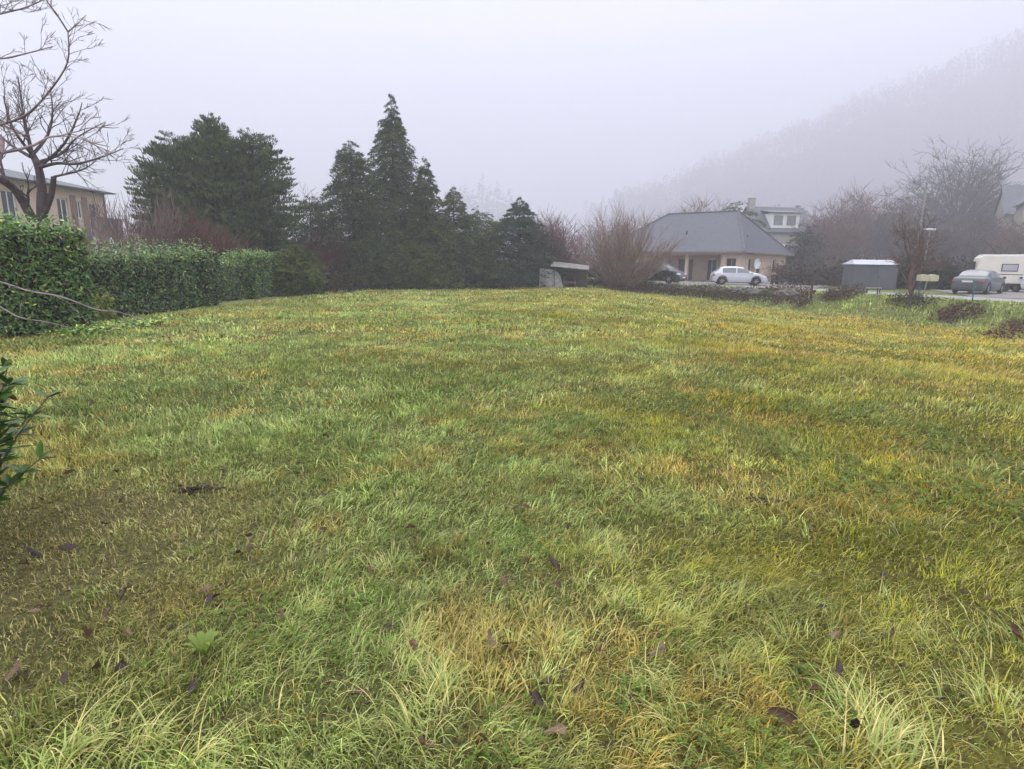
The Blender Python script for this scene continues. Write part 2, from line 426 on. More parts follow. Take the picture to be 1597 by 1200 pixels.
def sward(name, r0, r1, per_m2, wd, ln, nseg, tuft, amax=R(58), seed=1):
    rng = np.random.default_rng(seed)
    area = amax * (r1**2 - r0**2)
    nt_ = int(area * per_m2 / tuft)
    rr = np.sqrt(rng.uniform(r0**2, r1**2, nt_)); az = rng.uniform(-amax, amax, nt_)
    cx = rr * np.sin(az); cy = rr * np.cos(az)
    tl = fbm(cx, cy, .9, 81); tdir = fbm(cx, cy, 2.2, 91) * 9 + rng.normal(0, .9, nt_)
    tsz = rng.uniform(.55, 1.35, nt_)
    tp = rng.uniform(0, 1, nt_); tb = rng.uniform(.5, 1.6, nt_) * (.44 + .75 * fbm(cx, cy, .45, 131) + .55 * fbm(cx, cy, 1.8, 141))
    ti = np.repeat(np.arange(nt_), tuft); n = len(ti)
    rad = np.abs(rng.normal(0, 1, n)) * (.035 + .02 * r0 ** .8) * .9
    a = rng.uniform(0, 2 * np.pi, n)
    x = cx[ti] + rad * np.cos(a); y = cy[ti] + rad * np.sin(a)
    d = road_dist(x, y)
    keep = d > .25
    hol = fbm(cx, cy, .38 + .012*r0, 151)[ti]
    keep &= ~((hol < .36) & (rng.uniform(0, 1, n) < .6) & (d > 5))
    keep &= ~((x < -10.3) & (y < 40)) & ~((y > 45) & (x < 6))
    x, y, ti, a, d = x[keep], y[keep], ti[keep], a[keep], d[keep]; n = len(x)
    z = height(x, y) - .01
    yl, bl, br, worn, bank = zones(x, y)
    # lean: mixture of outward from the tuft and the lie of the grass
    dx = np.cos(a) * .8 + np.cos(tdir[ti]) * .8 + .35; dy = np.sin(a) * .8 + np.sin(tdir[ti]) * .8 - .2
    dn = np.hypot(dx, dy) + 1e-6; D = np.stack([dx / dn, dy / dn], 1)
    Lb = ln * tsz[ti] * (.35 + 1.3 * tl[ti]) * rng.uniform(.55, 1.25, n) * (1 - .6 * worn) * (1 + .7 * bank)
    Wb = wd * rng.uniform(.6, 1.3, n) * (1 + .35 * bl)
    bend = np.clip(rng.normal(1.4, .45, n), .2, 2.3)
    c = sward_colour(x, y)
    # each tuft its own hue, each blade a little off it
    tpv = tp[ti][:, None]
    c = np.where(tpv < .05, PAL['rust'] * .85, c); c = np.where((tpv > .05) & (tpv < .2), PAL['dark'] * 1.1, c)
    c = np.where((tpv > .90) & (bl[:, None] > .05), PAL['blue'] * 1.15, c)
    c = c * tb[ti][:, None] * rng.uniform(.7, 1.35, (n, 1))
    c = c * (1 - .5 * worn[:, None]) + PAL['brown'] * 1.1 * rng.uniform(.5, 1.3, (n, 1)) * .5 * worn[:, None]
    dead = rng.uniform(0, 1, n) < (.045 + .07 * yl + .12 * br + .22 * worn)
    c = np.where(dead[:, None], PAL['straw'] * rng.uniform(.55, 1.0, (n, 1)), c)
    tipc = c * .85 + (PAL['straw'] * .9) * .17
    V, C, Fq = ribbons(np.stack([x, y, z], 1), D, Lb, Wb, bend, nseg, c, tipc, rng)
    o = link_mesh(name, V, Fq, M['grass'], cols=C)
    kind(o, 'stuff'); return o
sward('grass', .85, 3.2, 7800, .0044, .10, 4, 18, seed=1)
sward('grass', 3.2, 6.5, 4200, .0066, .085, 3, 16, seed=2)
sward('grass', 6.5, 13, 1400, .0135, .08, 2, 10, R(54), seed=3)
sward('grass', 13, 26, 360, .028, .09, 2, 6, R(52), seed=4)
sward('grass', 26, 52, 90, .05, .12, 2, 5, R(50), seed=5)

def litter(name, r0, r1, per_m2, ln, wd, seed, amax=R(56)):
    rng = np.random.default_rng(seed); n = int(amax*(r1**2-r0**2)*per_m2)
    rr = np.sqrt(rng.uniform(r0**2, r1**2, n)); az = rng.uniform(-amax, amax, n); x = rr*np.sin(az); y = rr*np.cos(az)
    k = (road_dist(x, y) > .5) & (x > -10.2); x, y = x[k], y[k]; n = len(x)
    yl, bl, br, worn, bank = zones(x, y); a = rng.uniform(0, 6.283, n); D = np.stack([np.cos(a), np.sin(a)], 1)
    t = rng.uniform(0, 1, (n, 1)); t = t*(.5+.5*worn[:, None]); c = PAL['brown']*.8*t + PAL['olive']*(1-t)*.95; c = np.where(rng.uniform(0, 1, (n, 1)) < .22, PAL['straw']*.75, c)*rng.uniform(.35, 1.15, (n, 1))
    V, C, Fq = ribbons(np.stack([x, y, height(x, y)+rng.uniform(.002, .02, n)], 1), D, ln*rng.uniform(.4, 1.3, n), wd*rng.uniform(.6, 1.3, n), rng.uniform(1.25, 1.9, n)/1.0, 2, c, c, rng)
    kind(link_mesh(name, V, Fq, M['grass'], cols=C), 'stuff')
litter('grass_thatch', .85, 4.5, 2600, .045, .0042, 301)
litter('grass_thatch', 4.5, 11, 650, .06, .008, 302)
def clover(r0, r1, per, size, seed):
    rng = np.random.default_rng(seed); n = int(R(56)*(r1**2-r0**2)*per)
    rr = np.sqrt(rng.uniform(r0**2, r1**2, n)); az = rng.uniform(-R(56), R(56), n); x = rr*np.sin(az); y = rr*np.cos(az)
    m = (fbm(x, y, .8, 171) > .60) & (zones(x, y)[3] < .3) & (road_dist(x, y) > 4) & (x > -10); x, y = x[m], y[m]; n = len(x)
    P = np.stack([x, y, height(x, y)+rng.uniform(.012, .055, n)], 1); a0 = rng.uniform(0, 6.28, n); Vs = []; Fs = []; q = 0
    for j in range(3):
        a = a0+j*2.09; A = np.stack([np.cos(a), np.sin(a), rng.uniform(-.2, .35, n)], 1); sz = size*rng.uniform(.6, 1.3, n)
        A_ = A/np.linalg.norm(A, axis=1, keepdims=True); B = np.cross(np.tile([0, 0, 1.], (n, 1)), A_); B /= np.linalg.norm(B, axis=1, keepdims=True); L_ = sz[:, None]
        V = np.stack([P, P+A_*L_*.7+B*L_*.48, P+A_*L_, P+A_*L_*.7-B*L_*.48], 1).reshape(-1, 3); Vs.append(V); Fs.append(np.arange(n*4).reshape(n, 4)+q); q += n*4
    c = np.array([.10, .165, .022])*rng.uniform(.6, 1.5, (n, 1)); C = np.repeat(c, 4, 0)
    kind(link_mesh('clover', np.concatenate(Vs), np.concatenate(Fs), M['grass'], cols=np.concatenate([C, C, C])), 'stuff')
clover(.9, 4.5, 1400, .013, 401); clover(4.5, 9, 450, .024, 402)

# long arching tufts
def tufts(spec):
    Vs = []; Cs = []; Fs = []; n0 = 0; rng = np.random.default_rng(77)
    for (px, py, nb, ln, wd, spread, heading, pale) in spec:
        spread = spread*1.5; nb = int(nb*.65); ln = ln*.88; pale = pale*.65
        c = ground(px, py)
        a = rng.uniform(0, 2*np.pi, nb); rad = np.abs(rng.normal(0, spread, nb))
        x = c[0] + rad*np.cos(a); y = c[1] + rad*np.sin(a)
        if heading is None: aa = rng.normal(rng.uniform(0, 6.28), 1.1, nb); D = np.stack([np.cos(aa), np.sin(aa)], 1)
        else:
            aa = rng.normal(heading, .8, nb); D = np.stack([np.cos(aa), np.sin(aa)], 1)
        Lb = ln * rng.uniform(.5, 1.15, nb); Wb = wd * rng.uniform(.6, 1.2, nb)
        k = rng.uniform(0, 1, (nb, 1))
        col = PAL['blue'] * (.75 + pale*.5) * (1-k*.5) + PAL['olive'] * k * .7
        yel = rng.uniform(0, 1, nb) < .1 + .3*pale
        col = np.where(yel[:, None], PAL['straw'] * rng.uniform(.8, 1.15, (nb, 1)), col)
        V, C, Fq = ribbons(np.stack([x, y, height(x, y) - .01], 1), D, Lb, Wb, np.clip(rng.normal(1.6, .4, nb), .5, 2.4), 6, col, col * .7 + PAL['straw'] * .3, rng)
        Vs.append(V); Cs.append(C); Fs.append(Fq + n0); n0 += len(V)
    kind(link_mesh('long_grass', np.concatenate(Vs), np.concatenate(Fs), M['grass'], cols=np.concatenate(Cs)), 'stuff')
TS = [(110, 1185, 170, .26, .0065, .07, .25, 1), (230, 1165, 120, .24, .006, .06, .1, 1), (170, 1095, 80, .17, .005, .05, .2, .6), (300, 1200, 120, .24, .006, .07, .2, .9),
      (470, 960, 140, .2, .005, .07, .5, .9), (520, 900, 120, .16, .0045, .07, .6, .5), (690, 1080, 200, .2, .0055, .07, None, .7), (640, 1150, 160, .2, .006, .08, None, .6),
      (1010, 1070, 200, .2, .0052, .08, None, .7), (1040, 1130, 160, .2, .005, .08, None, .6), (1380, 1170, 220, .26, .006, .07, .7, .8), (1340, 1120, 150, .24, .0055, .08, 2.0, .7),
      (1530, 1100, 160, .2, .005, .09, 2.2, .5), (1450, 1010, 140, .18, .005, .1, 2.4, .5), (960, 950, 150, .16, .0045, .09, None, .7), (940, 850, 130, .15, .0042, .09, .3, .6),
      (1220, 1000, 160, .17, .0045, .1, 2.4, .3), (1150, 930, 140, .16, .0045, .1, .2, .3), (880, 1000, 130, .15, .0045, .08, None, .3), (600, 890, 110, .13, .0045, .06, None, 1),
      (870, 735, 90, .16, .006, .12, None, .8), (790, 745, 90, .13, .005, .1, None, .5), (480, 620, 80, .2, .011, .12, None, 1), (420, 705, 100, .17, .007, .1, None, .7),
      (1530, 740, 90, .24, .009, .18, None, .9), (1400, 830, 100, .2, .006, .15, None, .6), (1150, 880, 100, .14, .0055, .08, None, .9), (760, 640, 90, .16, .01, .2, None, .8),
      (350, 760, 90, .14, .006, .1, None, .5), (1580, 1000, 120, .2, .005, .1, 2.6, .5), (560, 1010, 140, .17, .005, .09, .6, .4), (460, 1060, 140, .19, .005, .09, .4, .3), (350, 1060, 120, .18, .005, .09, .3, .2),
      (1250, 620, 90, .2, .012, .25, None, .8), (1330, 600, 80, .2, .013, .25, None, .7), (640, 570, 90, .18, .014, .3, None, .6), (860, 620, 90, .16, .011, .25, None, 1)]
tufts(TS)
# scattered shapeless tufts over the middle distance
rngt = np.random.default_rng(5)
more = []
for _ in range(150):
    px = rngt.uniform(60, 1580); py = 500 + 560 * rngt.uniform(0, 1) ** 1.5
    sc_t = 1.0 if py > 750 else (750 / py) ** 2.2
    more.append((px, py, int(rngt.uniform(25, 60)), rngt.uniform(.09, .17) * (1 + .25*(sc_t-1)), .0042 * sc_t * 1.1, rngt.uniform(.03, .08) * sc_t, None if rngt.uniform() < .6 else rngt.uniform(0, 6.2), rngt.uniform(0, .9)))
RS = PAL; tufts(more)

# ------------------------------------------------------------------ leaves and branch tools
def folded_leaves(C, A, Nn, ln, wd, fold=.25):
    """six-point pointed leaf folded along its midrib; C base, A axis, Nn normal"""
    A = A / np.linalg.norm(A, axis=1, keepdims=True)
    B = np.cross(Nn, A); B /= np.linalg.norm(B, axis=1, keepdims=True) + 1e-9
    U = np.cross(A, B)
    ln = ln[:, None]; wd = wd[:, None]
    V = np.stack([C, C + A*ln*.32 + B*wd*.5 + U*wd*fold, C + A*ln*.72 + B*wd*.4 + U*wd*fold*.7, C + A*ln,
                  C + A*ln*.72 - B*wd*.4 + U*wd*fold*.7, C + A*ln*.32 - B*wd*.5 + U*wd*fold], 1)
    n = len(C); b = (np.arange(n)*6)[:, None, None]
    q = np.array([[0, 3, 2, 1], [0, 5, 4, 3]])[None]
    return V.reshape(-1, 3), (b+q).reshape(-1, 4)
def diamonds(C, A, Nn, ln, wd):
    A = A / (np.linalg.norm(A, axis=1, keepdims=True) + 1e-9)
    B = np.cross(Nn, A); B /= np.linalg.norm(B, axis=1, keepdims=True) + 1e-9
    ln = ln[:, None]; wd = wd[:, None]
    V = np.stack([C, C + A*ln*.45 + B*wd*.5, C + A*ln, C + A*ln*.45 - B*wd*.5], 1)
    n = len(C); Fq = np.arange(n*4).reshape(n, 4)
    return V.reshape(-1, 3), Fq
def rnd_unit(n, rng):
    v = rng.normal(0, 1, (n, 3)); return v / np.linalg.norm(v, axis=1, keepdims=True)

def tubes(segs, k=4):
    """segs: list of (p0, p1, r0, r1)"""
    a = np.array([np.concatenate([s[0], s[1], [s[2], s[3]]]) for s in segs])
    p0 = a[:, :3]; p1 = a[:, 3:6]; r0 = a[:, 6]; r1 = a[:, 7]
    d = p1 - p0; d /= np.linalg.norm(d, axis=1, keepdims=True) + 1e-9
    ref = np.where(np.abs(d[:, 2:3]) < .9, np.array([[0, 0, 1.]]), np.array([[1., 0, 0]]))
    u = np.cross(d, ref); u /= np.linalg.norm(u, axis=1, keepdims=True) + 1e-9; w = np.cross(d, u)
    V = np.zeros((len(a), 2*k, 3))
    for i in range(k):
        t = 2*np.pi*i/k; off = u*math.cos(t) + w*math.sin(t)
        V[:, i] = p0 + off*r0[:, None]; V[:, k+i] = p1 + off*r1[:, None]
    b = (np.arange(len(a))*2*k)[:, None, None]
    q = np.array([[i, (i+1) % k, k+(i+1) % k, k+i] for i in range(k)])[None]
    return V.reshape(-1, 3), (b+q).reshape(-1, 4)

def grow(segs, p, d, L, r, depth, rr, wig=.18, up=.06, n=4, kids=2.0, rmin=.006, spread=.75, lr=.62, taper=.6):
    d = np.array(d, float); p = np.array(p, float)
    for i in range(n):
        d = d + np.array([rr.gauss(0, wig), rr.gauss(0, wig), rr.gauss(0, wig) + up]); d /= np.linalg.norm(d)
        q = p + d*L/n; rn = max(rmin*.6, r*(1 - (1-taper)/n))
        segs.append((p, q, r, rn))
        if depth > 0 and i >= (1 if depth < 4 else 0):
            c = kids / n
            m = int(c) + (1 if rr.random() < c - int(c) else 0)
            for _ in range(m):
                v = np.array([rr.gauss(0, 1), rr.gauss(0, 1), rr.gauss(0, 1)]); v -= d*(v@d); v /= np.linalg.norm(v)
                a = rr.uniform(.6, 1.15)*spread
                grow(segs, q, d*math.cos(a) + v*math.sin(a), L*lr*rr.uniform(.7, 1.2), max(rmin, rn*.6), depth-1, rr, wig, up, n, kids, rmin, spread, lr, taper)
        p = q; r = rn
    if depth > 0:
        for _ in range(2):
            v = np.array([rr.gauss(0, 1), rr.gauss(0, 1), rr.gauss(0, 1)]); v -= d*(v@d); v /= np.linalg.norm(v)
            a = rr.uniform(.2, .6)*spread
            grow(segs, p, d*math.cos(a) + v*math.sin(a), L*lr*1.1*rr.uniform(.8, 1.2), max(rmin, r*.8), depth-1, rr, wig, up, n, kids, rmin, spread, lr, taper)

# ------------------------------------------------------------------ laurel hedges
def laurel_cols(n, rng, bright=1.0, yellow=.0):
    k = rng.uniform(0, 1, (n, 1))
    c = np.array([.020, .055, .008])*(1-k) + np.array([.075, .155, .024])*k
    y = rng.uniform(0, 1, n) < .05 + yellow
    b_ = rng.uniform(0, 1, n) < .025; c = np.where(b_[:, None], np.array([.15, .075, .03]), c)
    c = np.where(y[:, None], np.array([.26, .30, .07]), c)
    return c*bright
def hedge(A, B, T, H0_, H1_, label, seed, dens=420, ll=.12, bright=1.0, shoots=1.0, yellow=0.0, endA=False, endB=True):
    rng = np.random.default_rng(seed)
    A = np.array(A[:2]); B = np.array(B[:2]); Lh = np.linalg.norm(B-A); t = (B-A)/Lh
    nrm = np.array([t[1], -t[0]])            # towards the field
    if nrm[0] < 0 and abs(nrm[0]) > .3: nrm = -nrm
    root = thing('laurel_hedge', label, 'hedge', (A[0], A[1], hz(A[0], A[1])))
    o = np.array([A[0], A[1], hz(A[0], A[1])])
    def place(s, v, dep):
        """s along, v height fraction, dep depth from the front"""
        Hh = H0_ + (H1_-H0_)*s/Lh
        b = fbm(s*1.0, v*Hh*1.0+seed, .7, seed)-.5
        x = A[0] + t[0]*s - nrm[0]*(dep - b*.28); y = A[1] + t[1]*s - nrm[1]*(dep - b*.28)
        return np.stack([x, y, height(A[0]+t[0]*s, A[1]+t[1]*s) + v*Hh], 1)
    P = []; Nr = []
    n = int(Lh*max(H0_, H1_)*dens)
    s = rng.uniform(0, Lh, n); v = rng.uniform(.02, 1, n)**.95; dep = np.abs(rng.normal(0, .07, n))
    P.append(place(s, v, dep)); Nr.append(np.tile([nrm[0], nrm[1], .35], (n, 1)))
    n = int(Lh*T*dens); s = rng.uniform(0, Lh, n); dep = rng.uniform(0, T, n)
    p = place(s, np.ones(n), dep); p[:, 2] += rng.normal(0, .045, n) + .10*(fbm(s, dep, .45, seed+3)-.45)*shoots*2 + shoots*.27*(rng.uniform(0, 1, n)**5)
    P.append(p); Nr.append(np.tile([nrm[0]*.3, nrm[1]*.3, 1.0], (n, 1)))
    for flag, s0, sg in ((endA, 0, -1), (endB, Lh, 1)):
        if flag:
            n = int(T*max(H0_, H1_)*dens); dep = rng.uniform(0, T, n); v = rng.uniform(.02, 1, n)
            p = place(np.full(n, s0) - sg*np.abs(rng.normal(0, .07, n)), v, dep); P.append(p); Nr.append(np.tile([t[0]*sg, t[1]*sg, .35], (n, 1)))
    n = int(Lh*max(H0_, H1_)*dens*.25); s = rng.uniform(0, Lh, n); v = rng.uniform(.05, 1, n)
    P.append(place(s, v, np.full(n, T))); Nr.append(np.tile([-nrm[0], -nrm[1], .3], (n, 1)))
    P = np.concatenate(P); Nr = np.concatenate(Nr); n = len(P)
    Nn = Nr/np.linalg.norm(Nr, axis=1, keepdims=True) + rnd_unit(n, rng)*.75
    Ax = rnd_unit(n, rng)*.9 + Nr*.5 + np.array([0, 0, -.1]); Ax -= Nn*(np.sum(Ax*Nn, 1, keepdims=True)/np.sum(Nn*Nn, 1, keepdims=True))*.8
    V, Fq = folded_leaves(P, Ax, Nn, ll*rng.uniform(.6, 1.2, n), ll*.42*rng.uniform(.7, 1.2, n))
    C = np.repeat(laurel_cols(n, rng, bright, yellow), 6, 0)
    # new growth on the top is paler
    hi = (np.repeat(P[:, 2], 6) > (o[2] + (H0_+H1_)/2 - .12))[:, None]
    C = np.where(hi, C*1.35 + np.array([.015, .02, .008]), C)
    link_mesh('foliage', V - o, Fq, M['leaf'], root, cols=C)
    # woody inside
    g = 18; ns = max(4, int(Lh*3)); vv = []
    core = MB()
    for i in range(int(Lh*5)):
        s = rng.uniform(.1, Lh-.1); dd = rng.uniform(.3, T-.2); Hh = (H0_+(H1_-H0_)*s/Lh)
        base = place(np.array([s]), np.array([0.]), np.array([dd]))[0]-o
        top = base + np.array([rng.normal(0, .15), rng.normal(0, .15), Hh*rng.uniform(.6, .92)])
        core.tube(base - [0, 0, .1], top, .028, .008, 5)
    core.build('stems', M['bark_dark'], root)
    # inner twigs and old leaves, coloured near black to paint the hedge's inner shade
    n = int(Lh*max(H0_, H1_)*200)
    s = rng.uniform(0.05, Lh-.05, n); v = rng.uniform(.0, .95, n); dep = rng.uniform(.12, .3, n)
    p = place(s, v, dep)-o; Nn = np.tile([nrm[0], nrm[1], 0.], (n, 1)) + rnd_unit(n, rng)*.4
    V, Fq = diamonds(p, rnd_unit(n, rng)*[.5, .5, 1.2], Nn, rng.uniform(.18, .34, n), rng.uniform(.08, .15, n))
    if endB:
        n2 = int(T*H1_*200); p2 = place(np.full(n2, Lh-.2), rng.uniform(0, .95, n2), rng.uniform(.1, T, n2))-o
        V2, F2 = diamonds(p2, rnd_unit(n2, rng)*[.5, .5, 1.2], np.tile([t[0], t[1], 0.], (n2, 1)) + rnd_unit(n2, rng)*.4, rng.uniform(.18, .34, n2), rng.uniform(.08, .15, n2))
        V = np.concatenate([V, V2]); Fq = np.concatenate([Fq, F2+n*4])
    link_mesh('inner_twigs_shade', V, Fq, M['core'], root)
    return root
g1 = ground(153, 512); g0 = g1 + (ground(-60, 536) - g1)*2.2
hedge(g0, g1, 1.3, 2.3, 2.1, 'tall laurel hedge at the left edge, nearest to the camera, bright green top', 101, 640, .10, 1.15, 1.2)
a = ground(168, 497); b = ground(347, 476)
a2 = a + (a-b)*.12
hedge(a2, b, 1.3, 1.42, 1.78, 'long clipped laurel hedge with pale glossy shoots, below the large rounded conifer', 102, 520, .10, .85, 1.9, endA=True)
c1 = ground(350, 471); c2 = ground(396, 465)
hedge(c1, c2, 1.2, 1.45, 1.55, 'narrow laurel hedge block with a browned upper corner between two others', 103, 400, .105, .85, .9, .05, endA=True)
c1 = ground(401, 467); c2 = ground(433, 461)
hedge(c1, c2, 1.3, 1.9, 1.95, 'last laurel hedge block of the row, beside the low yellow green juniper', 104, 380, .11, 1.15, .8, .02, endA=True)

# clippings at the hedge foot
rng = np.random.default_rng(66); n = 1500
s = rng.uniform(0, 1, n); gA = ground(95, 524); gB = ground(228, 508)
P = gA[None]*(1-s[:, None]) + gB[None]*s[:, None] + np.stack([rng.normal(0, .22, n), rng.normal(0, .28, n)+.15, np.zeros(n)], 1)
P[:, 2] = height(P[:, 0], P[:, 1]) + np.abs(rng.normal(.05, .05, n))
V, Fq = folded_leaves(P, rnd_unit(n, rng)*[1, 1, .4], rnd_unit(n, rng)*.5+[0, 0, 1], rng.uniform(.07, .13, n), rng.uniform(.03, .055, n))
kind(link_mesh('hedge_clippings', V, Fq, M['leaf'], cols=np.repeat(laurel_cols(n, rng, 1.7, .3), 6, 0)), 'stuff')

# near laurel bush at the left edge
def near_bush():
    rng = np.random.default_rng(303)
    c = at(-118, 700, 2.9); root = thing('laurel_bush', 'dark glossy laurel bush cut off by the left edge, nearest to the camera', 'bush', (c[0], c[1], hz(c[0], c[1])))
    o = np.array(root.location); seg = []; P = []; Ax = []
    rr = random.Random(8)
    for i in range(95):
        a = rr.uniform(0, 6.28); q = np.array([math.cos(a)*.06, math.sin(a)*.06, 0]); d = np.array([math.cos(a)*rr.uniform(.05, .36), math.sin(a)*rr.uniform(.05, .5), 1.]); d /= np.linalg.norm(d)
        Ls = rr.uniform(.6, 1.05); p = q
        for k in range(7):
            d = d + np.array([rr.gauss(0, .09), rr.gauss(0, .09), -.04]); d /= np.linalg.norm(d)
            p2 = p + d*Ls/7; seg.append((p, p2, .008-.0008*k, .0072-.0008*k)); p = p2
            if k > 0:
                for _ in range(6):
                    v = np.array([rr.gauss(0, 1), rr.gauss(0, 1), rr.gauss(0, .6)]); v /= np.linalg.norm(v)
                    P.append(p); Ax.append(v + d*.5)
    P = np.array(P); Ax = np.array(Ax); n = len(P)
    Nn = rnd_unit(n, rng)*.5 + [0, 0, 1]
    V, Fq = folded_leaves(P, Ax, Nn, rng.uniform(.08, .125, n), rng.uniform(.028, .045, n), .15)
    link_mesh('foliage', V, Fq, M['leaf'], root, cols=np.repeat(laurel_cols(n, rng, .85), 6, 0))
    V, Fq = tubes(seg, 5); link_mesh('stems', V, Fq, M['bark'], root)
near_bush()

# ------------------------------------------------------------------ conifers
def conifer(name, label, base, H, Rm, prof, n, seed, col=(.026, .048, .018), col2=(.115, .145, .050), size=(.2, .42), z0=.02, rough=.25, droop=.45, nb=None, group=None, trunk=True, cat='tree', squash=1.0, lift=0.0):
    rng = np.random.default_rng(seed)
    root = thing(name, label, cat, base, 0, group)
    if group is None: n = int(n*1.5); size = (size[0]*.75, size[1]*.8)
    nb = nb or max(60, int(n/46)); per = n//nb
    tg = np.linspace(z0, .995, 200); wg = np.array([prof(a_) for a_ in tg]) + .10; cg = np.cumsum(wg); cg /= cg[-1]
    t = np.interp(rng.uniform(0, 1, nb), cg, tg)
    az = rng.uniform(0, 2*np.pi, nb)
    pr = np.array([prof(a) for a in t])
    ln = Rm*pr*(1-rough + 2*rough*vnoise(az*1.3+seed, t*9, .7, seed))*rng.uniform(.72, 1.12, nb) + .05
    bi = np.repeat(np.arange(nb), per); m = len(bi)
    s = rng.uniform(0, 1, m)**.55
    lz = H*t[bi]
    L_ = ln[bi]; dirx = np.cos(az[bi]); diry = np.sin(az[bi])
    zz = lz + L_*(.30*s - droop*s*s*.9) + rng.normal(0, .055, m)*(1.3-s)
    sid = rng.normal(0, 1, m)*(.07+.11*L_)*(1.08-s)
    P = np.stack([dirx*L_*s - diry*sid, (diry*L_*s + dirx*sid)*squash, zz], 1)
    A = np.stack([dirx*(.8-.3*lift) + rng.normal(0, .45, m), diry*(.8-.3*lift) + rng.normal(0, .45, m), lift - .35*droop*2 + rng.normal(.1, .35, m)], 1)
    Nn = rnd_unit(m, rng) + [0, 0, .7]
    tpr = np.clip((1-t[bi])*4+.4, .4, 1)
    V, Fq = diamonds(P, A, Nn, rng.uniform(*size, m)*tpr, rng.uniform(.32, .52, m)*size[0]*tpr)
    k = rng.uniform(0, 1, m)[:, None]*.5 + rng.uniform(0, 1, nb)[bi][:, None]**2*.8
    C = np.array(col)*(1-k) + np.array(col2)*k
    # leader
    link_mesh('crown', V, Fq, M['needle'], root, cols=np.repeat(C, 4, 0))
    if trunk:
        tb = MB(); tb.tube((0, 0, -.2), (0, 0, H*.5), .03+H*.018, .02+H*.010, 8); tb.tube((0, 0, H*.5), (0, 0, H*.97), .02+H*.010, .008, 6)
        for i in range(0, nb, 3):
            if ln[i] < .3: continue
            p0 = np.array([0, 0, H*t[i]]); p1 = p0 + [math.cos(az[i])*ln[i]*.6, math.sin(az[i])*ln[i]*.6*squash, ln[i]*(.17-droop*.32)]
            tb.tube(p0, p1, .02+ln[i]*.008, .008, 4, False)
        tb.build('trunk', M['bark_dark'], root)
    return root
def gpos(px, Y, z=None):
    p = at(px, 450, Y); return (p[0], Y, hz(p[0], Y) if z is None else z)
def topH(px, py, Y):
    p = at(px, py, Y); return p[2] - hz(p[0], Y)
bell = lambda t: (1-t**1.7)**1.1
cone = lambda t: (1-t)**.95+.02
cone_narrow = lambda t: (1-t)**.85
dome = lambda t: (.9+.1*t/.4) if t < .4 else math.sqrt(max(.02, 1-((t-.4)/.61)**2))
egg = lambda t: math.sqrt(max(0, 1-((t-.35)/.66)**2)) if t > .35 else .85+.15*t/.35
bulb = lambda t: (max(.02, (1-t**2.3))**.95 + .10*math.exp(-((t-.8)/.12)**2))*(.88+.12*min(1, t*4))
colm = lambda t: (1-t**1.8)**.8 if t < 1 else 0

# the big rounded group at the left: three crowns grown together
EG = 'rounded conifers grown together behind the hedge'
conifer('cypress', 'middle and tallest stem of the large rounded conifer group, with pointed tip', gpos(350, 34), topH(350, 176, 34), 3.2, colm, 34000, 201, rough=.3, droop=.12, lift=.9, col=(.030, .052, .022))
conifer('cypress', 'left lobe of the large rounded conifer group, beside open sky', gpos(292, 33.5), topH(292, 212, 33.5), 2.2, dome, 24000, 202, rough=.18, droop=.12, lift=.9)
conifer('cypress', 'right lobe of the large rounded conifer group, thin at its top', gpos(408, 34.5), topH(402, 207, 34.5), 2.3, dome, 24000, 203, rough=.3, droop=.12, lift=.9)
conifer('cypress', 'low dark cypress in the gap between the rounded group and the spires', gpos(490, 39), topH(490, 303, 39), 2.3, bulb, 7000, 204)
conifer('cypress', 'left cypress of the spires, with a full blunt top', gpos(556, 40), topH(558, 218, 40), 3.3, colm, 26000, 205, lift=.5, col=(.032, .052, .03))
conifer('cypress', 'tallest pointed cypress in the middle of the tree line', gpos(618, 43), topH(615, 146, 43), 4.3, cone, 38000, 206, rough=.35, droop=.6, z0=.03)
conifer('cypress', 'slim cypress spire leaning against the right side of the tallest one', gpos(665, 42.5), topH(664, 246, 42.5), 3.2, cone, 17000, 207, rough=.35, droop=.6)
conifer('fir_tree', 'bushy dark fir with a small spike top, right of the spires', gpos(708, 44), topH(705, 290, 44), 3.7, bell, 17000, 208, rough=.3)
conifer('fir_tree', 'rounded dark conifer shoulder between the spike topped fir and the green spruce', gpos(745, 45), topH(745, 322, 45), 3.5, bulb, 9000, 209)
conifer('spruce_tree', 'greener young spruce with a thin leader at the right end of the conifers', gpos(808, 45.5), topH(812, 308, 45.5), 4.1, bell, 19000, 210, col=(.032, .058, .034), col2=(.07, .10, .058), rough=.3, droop=.35)
conifer('juniper_bush', 'low yellow green juniper at the end of the hedges', gpos(462, 30.3), topH(455, 383, 30.3), 1.45, bulb, 6500, 211, col=(.05, .075, .018), col2=(.13, .165, .04), trunk=False, cat='bush', droop=.3)
conifer('juniper_bush', 'sprawling yellowish juniper at the foot of the tallest cypress', gpos(640, 40.6), topH(640, 376, 40.6), 2.4, bulb, 9000, 212, col=(.06, .08, .022), col2=(.15, .17, .045), trunk=False, cat='bush', droop=.3, squash=.5)
conifer('juniper_bush', 'dark low juniper below the left cypress spire', gpos(560, 39.6), topH(560, 398, 39.6), 1.8, bulb, 6000, 213, col=(.03, .05, .02), col2=(.07, .09, .03), trunk=False, cat='bush', droop=.3, squash=.5)
conifer('juniper_bush', 'dark ground hugging bush below the spike topped fir', gpos(735, 42.8), topH(735, 408, 42.8), 2.6, bulb, 7000, 214, col=(.028, .042, .024), col2=(.055, .07, .035), trunk=False, cat='bush', droop=.3, squash=.45)
